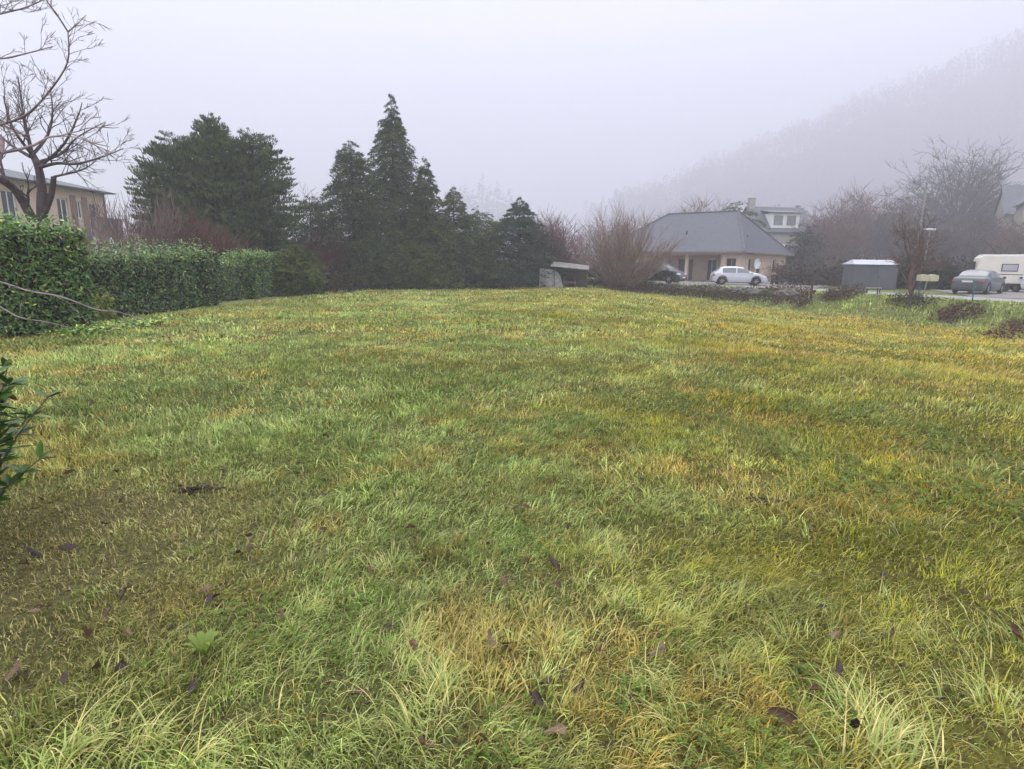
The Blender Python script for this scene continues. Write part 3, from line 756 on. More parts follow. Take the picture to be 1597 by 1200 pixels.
conifer('round_evergreen', 'pale green rounded evergreen rising behind the slate roofed bungalow', gpos(1143, 76), topH(1143, 314, 76), 3.6, dome, 5000, 215, col=(.05, .08, .035), col2=(.10, .14, .06), size=(.35, .7))
conifer('juniper_bush', 'dark evergreen bush between the metal shed and the mailboxes', gpos(1418, 44.5), topH(1418, 398, 44.5), 2.3, bulb, 6500, 216, col=(.022, .036, .022), col2=(.045, .062, .034), trunk=False, cat='bush', squash=.5)
conifer('juniper_bush', 'second dark evergreen bush behind the mailboxes', gpos(1466, 43.5), topH(1466, 408, 43.5), 1.6, bulb, 4500, 217, col=(.025, .04, .022), col2=(.05, .066, .034), trunk=False, cat='bush', squash=.6)
conifer('dark_evergreen', 'dark leafy tree on the slope right of the far white dormer house', gpos(1248, 66), topH(1248, 345, 66), 2.1, dome, 3000, 218, col=(.05, .055, .045), col2=(.10, .105, .085), size=(.3, .6))
# faint spires far behind
FG = 'faint conifers on the far rise'
rr = random.Random(4)
for i, (px, py) in enumerate([(697, 296), (706, 286), (718, 290), (727, 281), (738, 292), (752, 268), (763, 288), (776, 280), (786, 300), (796, 290), (803, 318)]):
    Y = 860 + rr.uniform(-40, 40); p = at(px, py, Y)
    z = hz(p[0], Y); Hh = p[2]-z
    conifer('far_conifer', 'faint grey conifer spire fading in fog above the dark tree line', (p[0], Y, z), Hh, Hh*.2, cone_narrow, 2200, 400+i, size=(1.8, 4.0), group=FG, nb=160)

# ------------------------------------------------------------------ bare trees and shrubs
def bare(name, label, base, fn, colour, seed, k=4, cat='tree', group=None, trunk_r=None):
    root = thing(name, label, cat, base, 0, group)
    rr = random.Random(seed); segs = []; fn(segs, rr)
    thick = [s for s in segs if s[2] > trunk_r] if trunk_r else []
    thin = [s for s in segs if not (trunk_r and s[2] > trunk_r)]
    c = np.array(colour); rng = np.random.default_rng(seed)
    for nm, ss in (('trunk', thick), ('branches', thin)):
        if not ss: continue
        V, Fq = tubes(ss, 6 if nm == 'trunk' else k)
        kk = (6 if nm == 'trunk' else k)*2
        cc = np.repeat(c[None]*rng.uniform(.7, 1.35, (len(ss), 1)), kk, 0)
        link_mesh(nm, V, Fq, M['twigc'], root, cols=cc)
    return root
def fan(n, H, spread, r, kids=5, tw=.28, rmin=.012, base_r=.35, pwr=1.0, shr=.12):
    def f(segs, rr):
        for i in range(n):
            a = rr.uniform(0, 6.283); q = rr.uniform(0, 1)**pwr; th = q*spread
            b = np.array([math.cos(a)*base_r*rr.uniform(0, 1), math.sin(a)*base_r*rr.uniform(0, 1), -.05])
            d = np.array([math.cos(a)*math.sin(th), math.sin(a)*math.sin(th), math.cos(th)])
            L_ = H*rr.uniform(.68, 1.04)*(1-shr*q); p = b; rad = r*rr.uniform(.5, 1.2); m = 6
            for j in range(m):
                d = d + np.array([rr.gauss(0, .05), rr.gauss(0, .05), .035]); d /= np.linalg.norm(d)
                q2 = p + d*L_/m; r2 = max(rmin*.7, rad*(1-.13)); segs.append((p, q2, rad, r2))
                if j >= 2:
                    for _ in range(kids if rr.random() < .8 else 1):
                        v = np.array([rr.gauss(0, 1), rr.gauss(0, 1), rr.gauss(0, .5)]); v /= np.linalg.norm(v)
                        dd = d + v*tw*1.6; dd /= np.linalg.norm(dd)
                        Lt = L_*.24*rr.uniform(.5, 1.2); mid = q2 + dd*Lt*.5; dd = dd + np.array([rr.gauss(0, .1), rr.gauss(0, .1), .15]); dd /= np.linalg.norm(dd)
                        segs.append((q2, mid, max(rmin, r2*.5), rmin)); segs.append((mid, mid + dd*Lt*.5, rmin, rmin*.6))
                p = q2; rad = r2
    return f
# the coppiced shrub in front of the bungalow
bare('coppiced_shrub', 'large fan shaped bare shrub of many pale stems in front of the black van', gpos(968, 45.3), fan(240, 5.45, 1.08, .034, 4, .3, .009, .5, .75), (.23, .165, .14), 21, cat='shrub')
bare('brush_heap', 'low reddish brown leaf litter and brush at the foot of the fan shaped shrub', gpos(975, 44.4), fan(200, .65, 1.35, .014, 3, .5, .009, 1.9, .6), (.10, .058, .045), 22, cat='brush')
bare('bare_shrub', 'reddish bare bush right of the green young spruce', gpos(852, 46.5), fan(110, 4.9, .62, .022, 6, .45, .010, .7), (.15, .085, .085), 23, cat='shrub')
bare('bare_shrub', 'smaller reddish bare bush above the grey sheet metal lean-to', gpos(884, 50), fan(80, 3.7, .7, .018, 5, .45, .010, .7), (.17, .10, .10), 24, cat='shrub')
bare('bare_shrub', 'dark red brown bush under the low cypress between hedge and spires', gpos(503, 37.5), fan(120, 3.2, .6, .018, 6, .45, .009, .6), (.09, .04, .038), 25, cat='shrub')
bare('bare_shrub', 'reddish brown bare bush below the large rounded conifers, tallest of the three', gpos(290, 27), fan(190, 3.3, .75, .014, 6, .4, .007, 1.1), (.115, .055, .045), 26, cat='shrub')
bare('bare_shrub', 'reddish brown bush under the large rounded conifers, just left of the hedge dip', gpos(345, 28.5), fan(120, 2.7, .75, .014, 6, .4, .007, .9), (.13, .068, .048), 27, cat='shrub')
bare('bare_shrub', 'bush of upright greyish brown stems between cream house and conifers', gpos(217, 24), fan(90, 3.7, .3, .013, 4, .25, .008, 1.3), (.15, .105, .10), 28, cat='shrub')
bare('bare_shrub', 'thicket of pale upright stalks behind the gap of the two near hedges', gpos(178, 20), fan(90, 2.5, .28, .012, 3, .25, .006, 1.0), (.25, .18, .16), 29, cat='shrub')
def roundtree(H, tr, r):
    def f(segs, rr):
        p = np.array([0, 0, -.1]); q = np.array([.1, 0, tr]); segs.append((p, q*.5, r, r*.85)); segs.append((q*.5, q, r*.85, r*.7))
        sub = []; fan(120, H-tr, 1.65, .11, 7, .7, .030, .1, .6, .5)(sub, rr)
        for a, b, c, d in sub: segs.append((a+q, b+q, c, d))
        for i in range(420):
            a, b, c, d = sub[rr.randrange(len(sub))]
            grow(segs, b+q, (b-a)/(np.linalg.norm(b-a)+1e-6), 2.6, .035, 1, rr, .2, .03, 3, 3.4, .026, .9, .6)
    return f
def treefn(H, r, depth=5, up=.07, kids=2.2, rmin=.02, spread=.8, trunk=.28, lr=.64, wig=.14, stems=1):
    def f(segs, rr):
        for s_ in range(stems):
            d = (rr.gauss(0, .05 if stems == 1 else .25), rr.gauss(0, .05 if stems == 1 else .25), 1)
            L0 = H*trunk
            grow(segs, (0, 0, -.1), d, L0, r, depth, rr, wig, up, 4, kids, rmin, spread, lr)
    return f
bare('bare_tree', 'large round crowned bare tree in fog above the parked dark car', gpos(1475, 108), roundtree(topH(1475, 228, 108), 6, .45), (.11, .095, .09), 31, trunk_r=.12)
bare('bare_tree', 'small brown tree on the roadside bank beside the letterboxes', ground(1424, 466), treefn(5.0, .13, 5, .07, 2.7, .006, .95, .33, .64, .15), (.105, .066, .052), 32, trunk_r=.05)
bare('bare_tree', 'faint bare tree between the rounded conifer group and the left cypress', gpos(492, 62), treefn(10, .14, 4, .05, 2.6, .022, .8, .36), (.22, .2, .2), 33, trunk_r=.08)
for i, (px, py, Y, s_, n_, c_, lab) in enumerate([
    (1330, 305, 74, .85, 150, (.16, .095, .08), 'tall reddish bare thicket behind the metal shed, left of the round crowned tree'),
    (1290, 345, 62, .8, 130, (.14, .09, .075), 'reddish brown thicket right of the dark leafy tree beyond the bungalow'),
    (1385, 330, 66, .8, 130, (.115, .09, .08), 'brown grey thicket directly above the metal shed'),
    (1520, 345, 62, .9, 140, (.10, .085, .075), 'grey brown thicket rising above the cream caravan'),
    (1590, 350, 56, .8, 110, (.15, .10, .08), 'tawny thicket at the right edge in front of the far stone house'),
    (1085, 322, 84, .8, 120, (.16, .085, .065), 'rust coloured bare treetops showing over the left of the bungalow roof'),
    (1450, 350, 60, .8, 120, (.10, .085, .075), 'dim thicket under the crown of the round bare tree'),
    (1240, 385, 58, .8, 90, (.075, .07, .06), 'low dark thicket touching the right end of the bungalow')]):
    Y *= 1.35; Hh = topH(px, py, Y)
    bare('bare_thicket', lab, gpos(px, Y), fan(n_, Hh, s_, .06, 7, .7, .026, 2.2), c_, 50+i, k=3, cat='thicket')

# pruned fruit tree at the left, and the near one out of frame whose branches reach in
def path_branch(segs, pts, r0, r1, rr, twn=3, twl=.35, rmin=.005, depth=2, every=1):
    P = [np.array(p, float) for p in pts]; fine = []
    for i in range(len(P)-1):
        m = 4
        for j in range(m):
            a = P[max(0, i-1)]; b = P[i]; c = P[i+1]; d = P[min(len(P)-1, i+2)]; t = j/m
            fine.append(.5*((2*b) + (c-a)*t + (2*a-5*b+4*c-d)*t*t + (3*b-a-3*c+d)*t**3))
    fine.append(P[-1]); n = len(fine)
    for i in range(n-1):
        f0 = i/(n-1); f1 = (i+1)/(n-1)
        segs.append((fine[i], fine[i+1], r0*(1-f0)+r1*f0, r0*(1-f1)+r1*f1))
        if i % every == 0 and i > 1:
            for _ in range(twn if rr.random() < .7 else 0):
                d = fine[i+1]-fine[i]; d /= np.linalg.norm(d)
                v = np.array([rr.gauss(0, 1), rr.gauss(0, 1), rr.gauss(.3, 1)]); v -= d*(v@d); v /= np.linalg.norm(v)
                grow(segs, fine[i], d*.7+v*.7, twl*rr.uniform(.4, 1.2), max(rmin, (r0*(1-f0)+r1*f0)*.45), depth, rr, .16, .05, 3, 1.3, rmin, .7, .6)
def fruit(segs, rr):
    Y = 15.5; b = np.array(gpos(64, Y))
    def q(px, py, dy=0): return at(px, py, Y+dy) - b
    path_branch(segs, [(0, 0, -.1), q(66, 345), q(66, 300)], .13, .115, rr, 0)
    path_branch(segs, [q(66, 345), q(66, 300), q(60, 262), q(50, 240)], .115, .07, rr, 0)
    path_branch(segs, [q(68, 335), q(80, 305), q(84, 276)], .08, .06, rr, 0)
    path_branch(segs, [q(52, 345), q(30, 305, -.3), q(10, 285, -.6), q(-30, 260, -.9)], .11, .07, rr, 1, .9, .007, 3, 2)
    path_branch(segs, [q(60, 262), q(90, 255, -.4), q(120, 256, -.6), q(160, 245, -.8), q(192, 232, -1)], .05, .008, rr, 2, .38, .0045, 2)
    path_branch(segs, [q(55, 255), q(95, 240, .4), q(120, 215, .7), q(165, 190, 1)], .045, .008, rr, 2, .38, .0045, 2)
    path_branch(segs, [q(84, 276), q(110, 270, .3), q(135, 262, .5), q(150, 250, .6)], .03, .008, rr, 2, .35, .0045, 2)
    path_branch(segs, [q(50, 240), q(42, 205), q(36, 175, .2), q(28, 120, .3)], .05, .01, rr, 2, .5, .0045, 2)
    path_branch(segs, [q(52, 240), q(75, 210, .5), q(82, 175, .8), q(78, 135, 1)], .045, .01, rr, 2, .45, .0045, 2)
    path_branch(segs, [q(48, 245), q(15, 225, .5), q(-20, 190, .8)], .05, .01, rr, 2, .5, .0045, 2)
    path_branch(segs, [q(50, 242), q(20, 200, -.5), q(5, 150, -.6)], .045, .01, rr, 2, .45, .0045, 2)
    path_branch(segs, [q(60, 262), q(100, 225, -.2), q(122, 180, .0), q(128, 160, .2)], .04, .008, rr, 2, .38, .0045, 2)
bare('fruit_tree', 'gnarled pruned fruit tree with dark lichened trunk behind the tall near hedge', gpos(64, 15.5), fruit, (.075, .056, .06), 61, k=5, trunk_r=.075)
NT = np.array([-6.4, 6.2, 0.0]); NT[2] = hz(NT[0], NT[1])
def near_tree(segs, rr):
    def q(px, py, Y): return at(px, py, Y) - NT
    path_branch(segs, [(0, 0, -.1), (0, .05, 1.0), (.05, .1, 1.9)], .14, .11, rr, 0)
    path_branch(segs, [(.05, .1, 1.9), q(-40, 205, 6.3), q(0, 195, 6.2), q(40, 180, 6.1), q(75, 145, 6.0), (q(105, 98, 5.9)), q(106, 50, 5.8)], .017, .005, rr, 2, .15, .002, 2, 1)
    path_branch(segs, [q(106, 50, 5.8), q(88, 22, 5.7), q(72, 0, 5.6), q(60, -30, 5.6)], .008, .005, rr, 2, .13, .002, 1, 3)
    path_branch(segs, [q(106, 50, 5.8), q(120, 38, 5.8), q(134, 24, 5.9)], .007, .003, rr, 1, .15, .003, 1, 3)
    path_branch(segs, [(.05, .1, 1.9), q(-60, 90, 6), q(0, 92, 5.8), q(40, 84, 5.7), q(82, 73, 5.6)], .012, .004, rr, 2, .13, .002, 2, 2)
    path_branch(segs, [(.05, .1, 1.9), q(-60, 40, 6), q(0, 22, 5.8), q(40, 12, 5.7), q(80, -6, 5.6)], .013, .004, rr, 2, .15, .002, 2, 1)
    path_branch(segs, [(0, .05, 1.2), q(-50, 430, 6.2), q(0, 440, 6), q(45, 454, 5.9), (q(95, 463, 5.8)), q(150, 483, 5.7), q(185, 487, 5.6), q(225, 500, 5.5)], .012, .004, rr, 1, .22, .002, 1, 5)
    path_branch(segs, [(0, .05, 1.0), q(-40, 465, 6), q(0, 479, 5.9), q(30, 495, 5.8), q(75, 503, 5.7), q(112, 512, 5.6)], .010, .003, rr, 1, .18, .002, 1, 6)
    path_branch(segs, [(.0, .1, 1.7), q(-40, 300, 6.2), q(-5, 250, 6.2), q(2, 215, 6.3)], .06, .03, rr, 1, .4, .006, 3, 3)
bare('garden_tree', 'bare garden tree outside the left edge, only its near reaching branches in view', NT, near_tree, (.24, .19, .20), 62, k=5, trunk_r=.07)

# ------------------------------------------------------------------ hillside woods, one mass in fog
def woods():
    rng = np.random.default_rng(900); P = []; A = []; Ln = []; C = []; segs = []; Wd = []
    n = 0
    while n < 3800:
        if n < 3100: x = rng.uniform(70, 830); y = rng.uniform(320, 1000)
        else: x = rng.uniform(15, 420); y = rng.uniform(110, 420)
        s = .80*x + .60*y; t = .43*x + .9*y
        if n < 3100 and (s < 530 or t < 600): continue
        if n >= 3100 and (s < 150 or s > 420): continue
        if t > 900 or x/y > 1.12 or x/y < .10+.06*rng.uniform(): continue
        n += 1
        z = hz(x, y); H = rng.uniform(17, 30) if s > 520 else rng.uniform(9, 15); con = fbm(x, y, 70, 5) > .56
        m = 75
        tt = rng.uniform(.05, 1, m) if con else rng.uniform(.15, 1, m)
        pr = (1-tt)**.8*H*.24 if con else np.sqrt(np.maximum(0, 1-((tt-.55)/.47)**2))*H*.34
        a = rng.uniform(0, 6.283, m); rad = pr*rng.uniform(.2, 1, m)**.6
        P.append(np.stack([x+np.cos(a)*rad, y+np.sin(a)*rad, z+H*tt], 1))
        A.append(np.stack([np.cos(a), np.sin(a), np.full(m, -.2 if con else .9)], 1) + rng.normal(0, .4, (m, 3)))
        Ln.append(H*(.11 if con else .13)*rng.uniform(.6, 1.3, m)); Wd.append(np.full(m, H*(.045 if con else .022)))
        c = np.array([.035, .048, .036]) if con else np.array([.10, .078, .068])
        C.append(np.repeat(c[None]*rng.uniform(.7, 1.3), m, 0)*rng.uniform(.7, 1.3, (m, 1)))
        segs.append((np.array([x, y, z-1]), np.array([x, y, z+H*.85]), .35, .08))
    P = np.concatenate(P); A = np.concatenate(A); Ln = np.concatenate(Ln); C = np.concatenate(C); Wd = np.concatenate(Wd)
    V, Fq = diamonds(P, A, rnd_unit(len(P), rng), Ln, Wd)
    V2, F2 = tubes(segs, 4); V = np.concatenate([V, V2]); Fq = np.concatenate([Fq, F2+len(C)*4])
    C = np.concatenate([np.repeat(C, 4, 0), np.tile([[.07, .06, .055]], (len(V2), 1))])
    kind(link_mesh('hillside_woods', V, Fq, M['needle'], cols=C), 'stuff')
woods()

# ------------------------------------------------------------------ cars
def car(name, label, loc, rz, top, Wd, paint, belt, wheels, wr, wshield, rwin, sidew, z_sill=.22, roofw=.76, rails=False, plates=True):
    """x forward from the rear bumper; origin moved to the middle"""
    root = thing(name, label, 'car', loc, rz)
    L_ = top[-1][0]; tx = np.array([p[0] for p in top]); tz = np.array([p[1] for p in top]); cx = L_/2
    def prof(x): return float(np.interp(x, tx, tz))
    def sec(x):
        zt = prof(x); e = abs(x-cx)/cx; w = Wd/2*(1-.16*max(0, e-.72)**1.5/.148*1.0*.9) if e > .72 else Wd/2
        zb = z_sill
        for wx in wheels:
            dd = (wr+.07)**2-(x-wx)**2
            if dd > 0: zb = max(zb, wr+math.sqrt(dd)*1.0)
        if x < .12 or x > L_-.12: zb = max(zb, .28)
        bl = min(belt, zt-.035)
        rw = Wd/2*roofw if zt > belt+.12 else w*(.93-(.17*max(0, min(1, (zt-belt)/.12))))
        zb = min(zb, bl-.06)
        m = zb+(bl-zb)*.55
        return [(w*.95, zb), (w, zb+(bl-zb)*.2), (w*1.0, m), (w*.965, bl), (rw+(w*.965-rw)*.12, bl+(zt-bl)*.86), (rw*.82, zt-.004*1), (0, zt+.015)]
    xs = sorted(set(list(np.linspace(0, L_, 46)) + list(tx)))
    mb = MB(); rings = []
    for x in xs:
        s = sec(x); ring = [(x-cx, y, z) for y, z in s] + [(x-cx, -y, z) for y, z in s[-2::-1]]
        rings.append(ring)
    n = len(rings[0]); v = [p for r_ in rings for p in r_]; f = []
    for i in range(len(rings)-1):
        for j in range(n-1): f.append([i*n+j, i*n+j+1, (i+1)*n+j+1, (i+1)*n+j][::-1])
    f.append(list(range(n))); f.append([(len(rings)-1)*n+j for j in range(n)][::-1])
    mb.add(v, f); body = mb.build('body', paint, root)
    # underside
    MB().box(-cx+.25, cx-.25, -Wd/2+.25, Wd/2-.25, .17, .42).build('underbody', M['plastic'], root)
    def patch(nm, m, x0, x1, v0, v1, side, off=.012, nx_=8):
        P = []; 
        for i in range(nx_+1):
            x = x0+(x1-x0)*i/nx_; s = sec(x)
            row = []
            for v_ in np.linspace(v0, v1, 4):
                k_ = min(5, int(v_)); t = v_-k_
                row.append(np.array([x-cx, s[k_][0]*(1-t)+s[k_+1][0]*t, s[k_][1]*(1-t)+s[k_+1][1]*t]))
            P.append(row)
        vs = []; fs = []
        for i in range(nx_+1):
            for j in range(4):
                a = P[min(nx_, i+1)][j]-P[max(0, i-1)][j]; b = P[i][min(3, j+1)]-P[i][max(0, j-1)]
                nn = np.cross(a, b); nn /= np.linalg.norm(nn)+1e-9
                if nn[1] < 0 and v1 <= 4.5: nn = -nn
                if v1 > 4.5 and nn[2] < 0: nn = -nn
                q = P[i][j]+nn*off; vs.append((q[0], q[1]*side, q[2]))
        for i in range(nx_):
            for j in range(3): fs.append([i*4+j, i*4+j+1, i*4+j+5, i*4+j+4])
        return vs, fs
    for a, b in sidew:
        for sd_ in (1, -1):
            vs, fs = patch('', None, a, b, 3.06, 3.93, sd_); g = MB(); g.add(vs, fs); g.build('side_window', M['carglass'], root)
    for nm, (a, b) in (('windscreen', wshield), ('rear_window', rwin)):
        g = MB()
        for sd_ in (1, -1): g.add(*patch('', None, a, b, 4.15, 5.98, sd_, .014, 6))
        g.build(nm, M['carglass'], root)
    for wx in wheels:
        for sd_ in (1, -1):
            yo = sd_*(Wd/2-.02); w = MB(); k_ = 20
            pr = [(wr*.62, 0), (wr*.9, .0), (wr, -.04), (wr, -.15), (wr*.9, -.19), (wr*.5, -.19)]
            v = []; 
            for i in range(k_):
                t = 2*math.pi*i/k_
                for r_, dy in pr: v.append((wx-cx+r_*math.cos(t), yo+sd_*dy, wr+r_*math.sin(t)))
            m_ = len(pr); ff = [[i*m_+j, i*m_+j+1, ((i+1) % k_)*m_+j+1, ((i+1) % k_)*m_+j] for i in range(k_) for j in range(m_-1)]
            w.add(v, ff); ty = w.build('wheel', M['rubber'], root, True)
            rm_ = MB(); c_ = (wx-cx, yo-sd_*.03, wr)
            rm_.tube((c_[0], yo-sd_*.05, wr), (c_[0], yo-sd_*.02, wr), wr*.2, k=10)
            for i in range(6):
                t = 2*math.pi*i/6; rm_.tube((c_[0], yo-sd_*.03, wr), (c_[0]+wr*.62*math.cos(t), yo-sd_*.03, wr+wr*.62*math.sin(t)), wr*.1, wr*.12, 5)
            rm_.build('rim', M['rim'], ty)
    for sd_ in (1, -1):
        xh = L_-.30; zf_ = sec(xh)[3][1]
        MB().ell((xh-cx+.02, sd_*(Wd/2*.74), zf_-.10), (.25, .22, .085)).build('headlight', M['lamp'], root, True)
        zr = sec(.08)[3][1]
        MB().ell((-cx+.09, sd_*(Wd/2*.78), zr-.12), (.10, .16, .09)).build('tail_light', M['red'], root, True)
        xm = wshield[0]-.1 if wshield[0] > wshield[1] else wshield[1]-.35
        MB().ell((xm-cx, sd_*(Wd/2+.07), belt+.05), (.09, .1, .07)).build('wing_mirror', M['plastic'] if paint is not M['silver'] else paint, root, True)
    MB().box(cx-.07, cx+.012, -Wd*.27, Wd*.27, .30, .42).build('grille', M['plastic'], root)
    MB().box(cx-.03, cx+.03, -.26, .26, .44, .55).build('number_plate', M['plate'], root)
    MB().box(-cx-.03, -cx+.03, -.26, .26, .70, .81).build('number_plate', M['plate'], root)
    if rails:
        for sd_ in (1, -1):
            r_ = MB(); r_.tube((-cx+.9, sd_*Wd*.35, prof(1.2)+.05), (-cx+2.9, sd_*Wd*.35, prof(2.6)+.05), .02); r_.build('roof_rail', M['rim'], root)
    return root
hatch = [(0, .5), (.02, .78), (.10, .93), (.20, 1.0), (.52, 1.30), (.85, 1.395), (1.4, 1.425), (1.9, 1.41), (2.3, 1.34), (3.02, .98), (3.4, .91), (3.75, .80), (4.0, .66), (4.12, .5)]
p = at(1150, 446, 47.6)
car('parked_car', 'silver three door hatchback parked in front of the bungalow', (p[0], 47.6, hz(p[0], 47.6)+.045), R(-9), hatch, 1.70, M['silver'], .90, (.72, 3.26), .31, (2.98, 2.34), (.24, .56), [(.72, 1.72), (1.80, 2.72)])
van = [(0, .5), (.03, .95), (.12, 1.15), (.38, 1.60), (.8, 1.70), (1.6, 1.73), (2.4, 1.70), (2.9, 1.58), (3.7, 1.12), (4.0, 1.0), (4.35, .84), (4.5, .62), (4.55, .45)]
p = at(1024, 444, 49.5)
car('parked_car', 'black people carrier facing the field, half behind the fan shaped shrub', (p[0], 49.5, hz(p[0], 49.5)+.045), R(-36), van, 1.80, M['black'], 1.03, (.85, 3.62), .33, (3.62, 2.95), (.16, .4), [(.55, 1.5), (1.58, 2.5), (2.58, 3.25)], rails=True)
saloon = [(0, .5), (.03, .80), (.1, .93), (.45, 1.0), (.75, 1.04), (1.35, 1.36), (1.8, 1.43), (2.4, 1.43), (2.9, 1.34), (3.55, .99), (4.0, .92), (4.4, .78), (4.62, .6), (4.68, .45)]
p = at(1524, 460, 37.2)
car('parked_car', 'dark grey green saloon seen from behind, parked beside the caravan', (p[0], 37.2, hz(p[0], 37.2)+.045), R(38), saloon, 1.78, M['slate'], .93, (.9, 3.7), .32, (3.5, 2.92), (.80, 1.33), [(1.25, 2.05), (2.12, 3.2)])
p = at(926, 438, 52)
car('parked_car', 'dark red car mostly hidden between lean-to and fan shaped shrub', (p[0], 52, hz(p[0], 52)+.2), R(-32), hatch, 1.7, M['maroon'], .90, (.72, 3.26), .31, (2.98, 2.34), (.24, .56), [(.72, 1.72), (1.80, 2.72)])
p = at(1625, 462, 39.5)
car('parked_car', 'white car cut off by the right edge beside the caravan', (p[0], 39.5, hz(p[0], 39.5)+.045), R(100), hatch, 1.7, M['whitecar'], .90, (.72, 3.26), .31, (2.98, 2.34), (.24, .56), [(.72, 1.72), (1.80, 2.72)])

# ------------------------------------------------------------------ caravan
p = at(1558, 462, 41.5)
cr = thing('caravan', 'small cream touring caravan with one side window, behind the dark saloon', 'caravan', (p[0], 41.5, hz(p[0], 41.5)+.045), R(-27))
out = [(-1.75, .55), (-1.78, 1.0), (-1.70, 1.55), (-1.55, 2.25), (-1.40, 2.40), (1.35, 2.42), (1.52, 2.3), (1.70, 1.5), (1.74, 1.0), (1.70, .55)]
MB().prism(out, -1.0, 1.0).build('body', M['caravan'], cr, bevel=.05)
MB().prism([(-1.42, 2.41), (-1.3, 2.47), (1.25, 2.49), (1.36, 2.43)], -.9, .9).build('roof', M['white'], cr)
w = MB().box(-.35, .55, -1.02, -1.0, 1.35, 1.85).build('window_frame', M['plastic'], cr); MB().box(-.30, .50, -1.032, -1.02, 1.40, 1.80).build('window_pane', mat('caravan_pane', (.4, .4, .43), .15, .1, 2), w)
MB().box(-1.74, 1.70, -1.006, -1.0, 1.12, 1.17).build('trim_strip', M['terracotta'], cr)
w = MB().box(-1.80, -1.72, -.6, .6, 1.45, 2.0).build('window_frame', M['plastic'], cr)
d = MB().box(.85, 1.4, -1.012, -1.0, .62, 2.1).build('door', M['white'], cr); MB().box(.9, .94, -1.03, -1.012, 1.2, 1.32).build('handle', M['plastic'], d)
for sd_ in (1, -1): MB().tube((0, sd_*.98, .32), (0, sd_*.82, .32), .32, k=18).build('wheel', M['rubber'], cr)
hb_ = MB(); hb_.tube((1.7, .5, .5), (2.9, 0, .48), .04); hb_.tube((1.7, -.5, .5), (2.9, 0, .48), .04); hb_.tube((2.75, 0, .5), (2.75, 0, .04), .03); hb_.build('drawbar', M['zinc'], cr)
MB().box(-1.6, 1.6, -.9, .9, .42, .56).build('chassis', M['plastic'], cr)

# ------------------------------------------------------------------ garden shed
p = at(1353, 456, 43.5)
SHS = .9
sh = thing('garden_shed', 'slate grey metal garden shed with a pale shallow roof by the road', 'shed', (p[0], 43.5, hz(p[0], 43.5)-.02), R(-8))
sh.scale = (SHS, SHS, 1)
b = MB().box(-1.65, 1.55, -1.1, 1.1, 0, 1.78)
b.build('walls', M['shed'], sh)
rb = MB()
for i in range(22):
    x = -1.6 + i*.145; rb.box(x, x+.03, -1.115, -1.098, .05, 1.7)
rb.build('wall_ribs', M['shed'], sh)
MB().add([(-1.78, -1.25, 1.76), (1.68, -1.25, 1.76), (1.68, 1.25, 1.76), (-1.78, 1.25, 1.76), (-1.45, -.1, 2.1), (1.4, -.1, 2.1), (1.4, .1, 2.1), (-1.45, .1, 2.1)],
         [(0, 3, 2, 1), (4, 5, 6, 7), (0, 1, 5, 4), (1, 2, 6, 5), (2, 3, 7, 6), (3, 0, 4, 7)]).build('roof', M['shedroof'], sh)
d = MB().box(.1, 1.2, -1.135, -1.116, .05, 1.68).build('door', M['shed'], sh); MB().box(.18, .22, -1.16, -1.135, .8, 1.0).build('handle', M['plastic'], d)

# ------------------------------------------------------------------ the bungalow
Cc = at(1151, 441, 54); v_ = math.atan2(.75, .66)
hs = thing('bungalow', 'cream bungalow with wide hipped slate roof behind the silver hatchback', 'house', (Cc[0], 54, hz(Cc[0], 54)-.02), v_)
EV = 2.78; LX, LY = 12.6, 14.5
wl = MB()
t_ = .25
# side wall (faces right of the picture), along x at y=0, with two openings
def wall_x(mb, y0, y1, x0, x1, z0, z1, ops):
    """wall along x with rectangular openings ops=(xa,xb,za,zb)"""
    xs_ = sorted({x0, x1} | {o[0] for o in ops} | {o[1] for o in ops})
    for a, b in zip(xs_[:-1], xs_[1:]):
        op = [o for o in ops if o[0] <= a and o[1] >= b]
        if op:
            o = op[0]
            if o[2] > z0: mb.box(a, b, y0, y1, z0, o[2])
            if o[3] < z1: mb.box(a, b, y0, y1, o[3], z1)
        else: mb.box(a, b, y0, y1, z0, z1)
def wall_y(mb, x0, x1, y0, y1, z0, z1, ops):
    m2 = MB(); wall_x(m2, x0, x1, y0, y1, z0, z1, ops)
    mb.add([(q[1], q[0], q[2]) for q in m2.v], [f[::-1] for f in m2.f])
sop = [(2.0, 2.9, .9, 2.2), (4.2, 5.3, .1, 2.2), (8.6, 9.5, .9, 2.2)]
wall_x(wl, 0, t_, 0, LX, 0, EV, sop)
fop = [(.35, 1.25, .9, 2.2), (10.6, 11.8, .9, 2.2)]
wall_y(wl, 0, t_, t_, 1.75, 0, EV, fop[:1])               # front, right of the porch
wall_y(wl, 0, t_, 8.6, LY, 0, EV, fop[1:])                # front, left of the porch
wall_y(wl, 2.6, 2.6+t_, 1.5, 8.85, 0, EV, [(3.2, 4.2, .05, 2.15), (5.6, 7.2, .05, 2.15)])   # back of the porch
wl.box(t_, 2.6, 1.5, 1.75, 0, EV); wl.box(t_, 2.6, 8.6, 8.85, 0, EV)
wl.box(LX-t_, LX, t_, LY, 0, EV); wl.box(t_, LX-t_, LY-t_, LY, 0, EV)
wl.build('walls', M['wall'], hs)
MB().box(0, 2.55, 1.8, 8.55, EV-.3, EV-.02).build('porch_beam', M['wall'], hs)
c = MB(); c.box(.04, .34, 4.95, 5.25, .1, EV-.3); c.box(0, .38, 4.9, 5.3, 0, .12); c.build('porch_column', M['wall'], hs, bevel=.02)
OV = .55
e0, e1, f0, f1 = -OV, LX+OV, -OV, LY+OV
rz_, ri = 6.85, 3.0
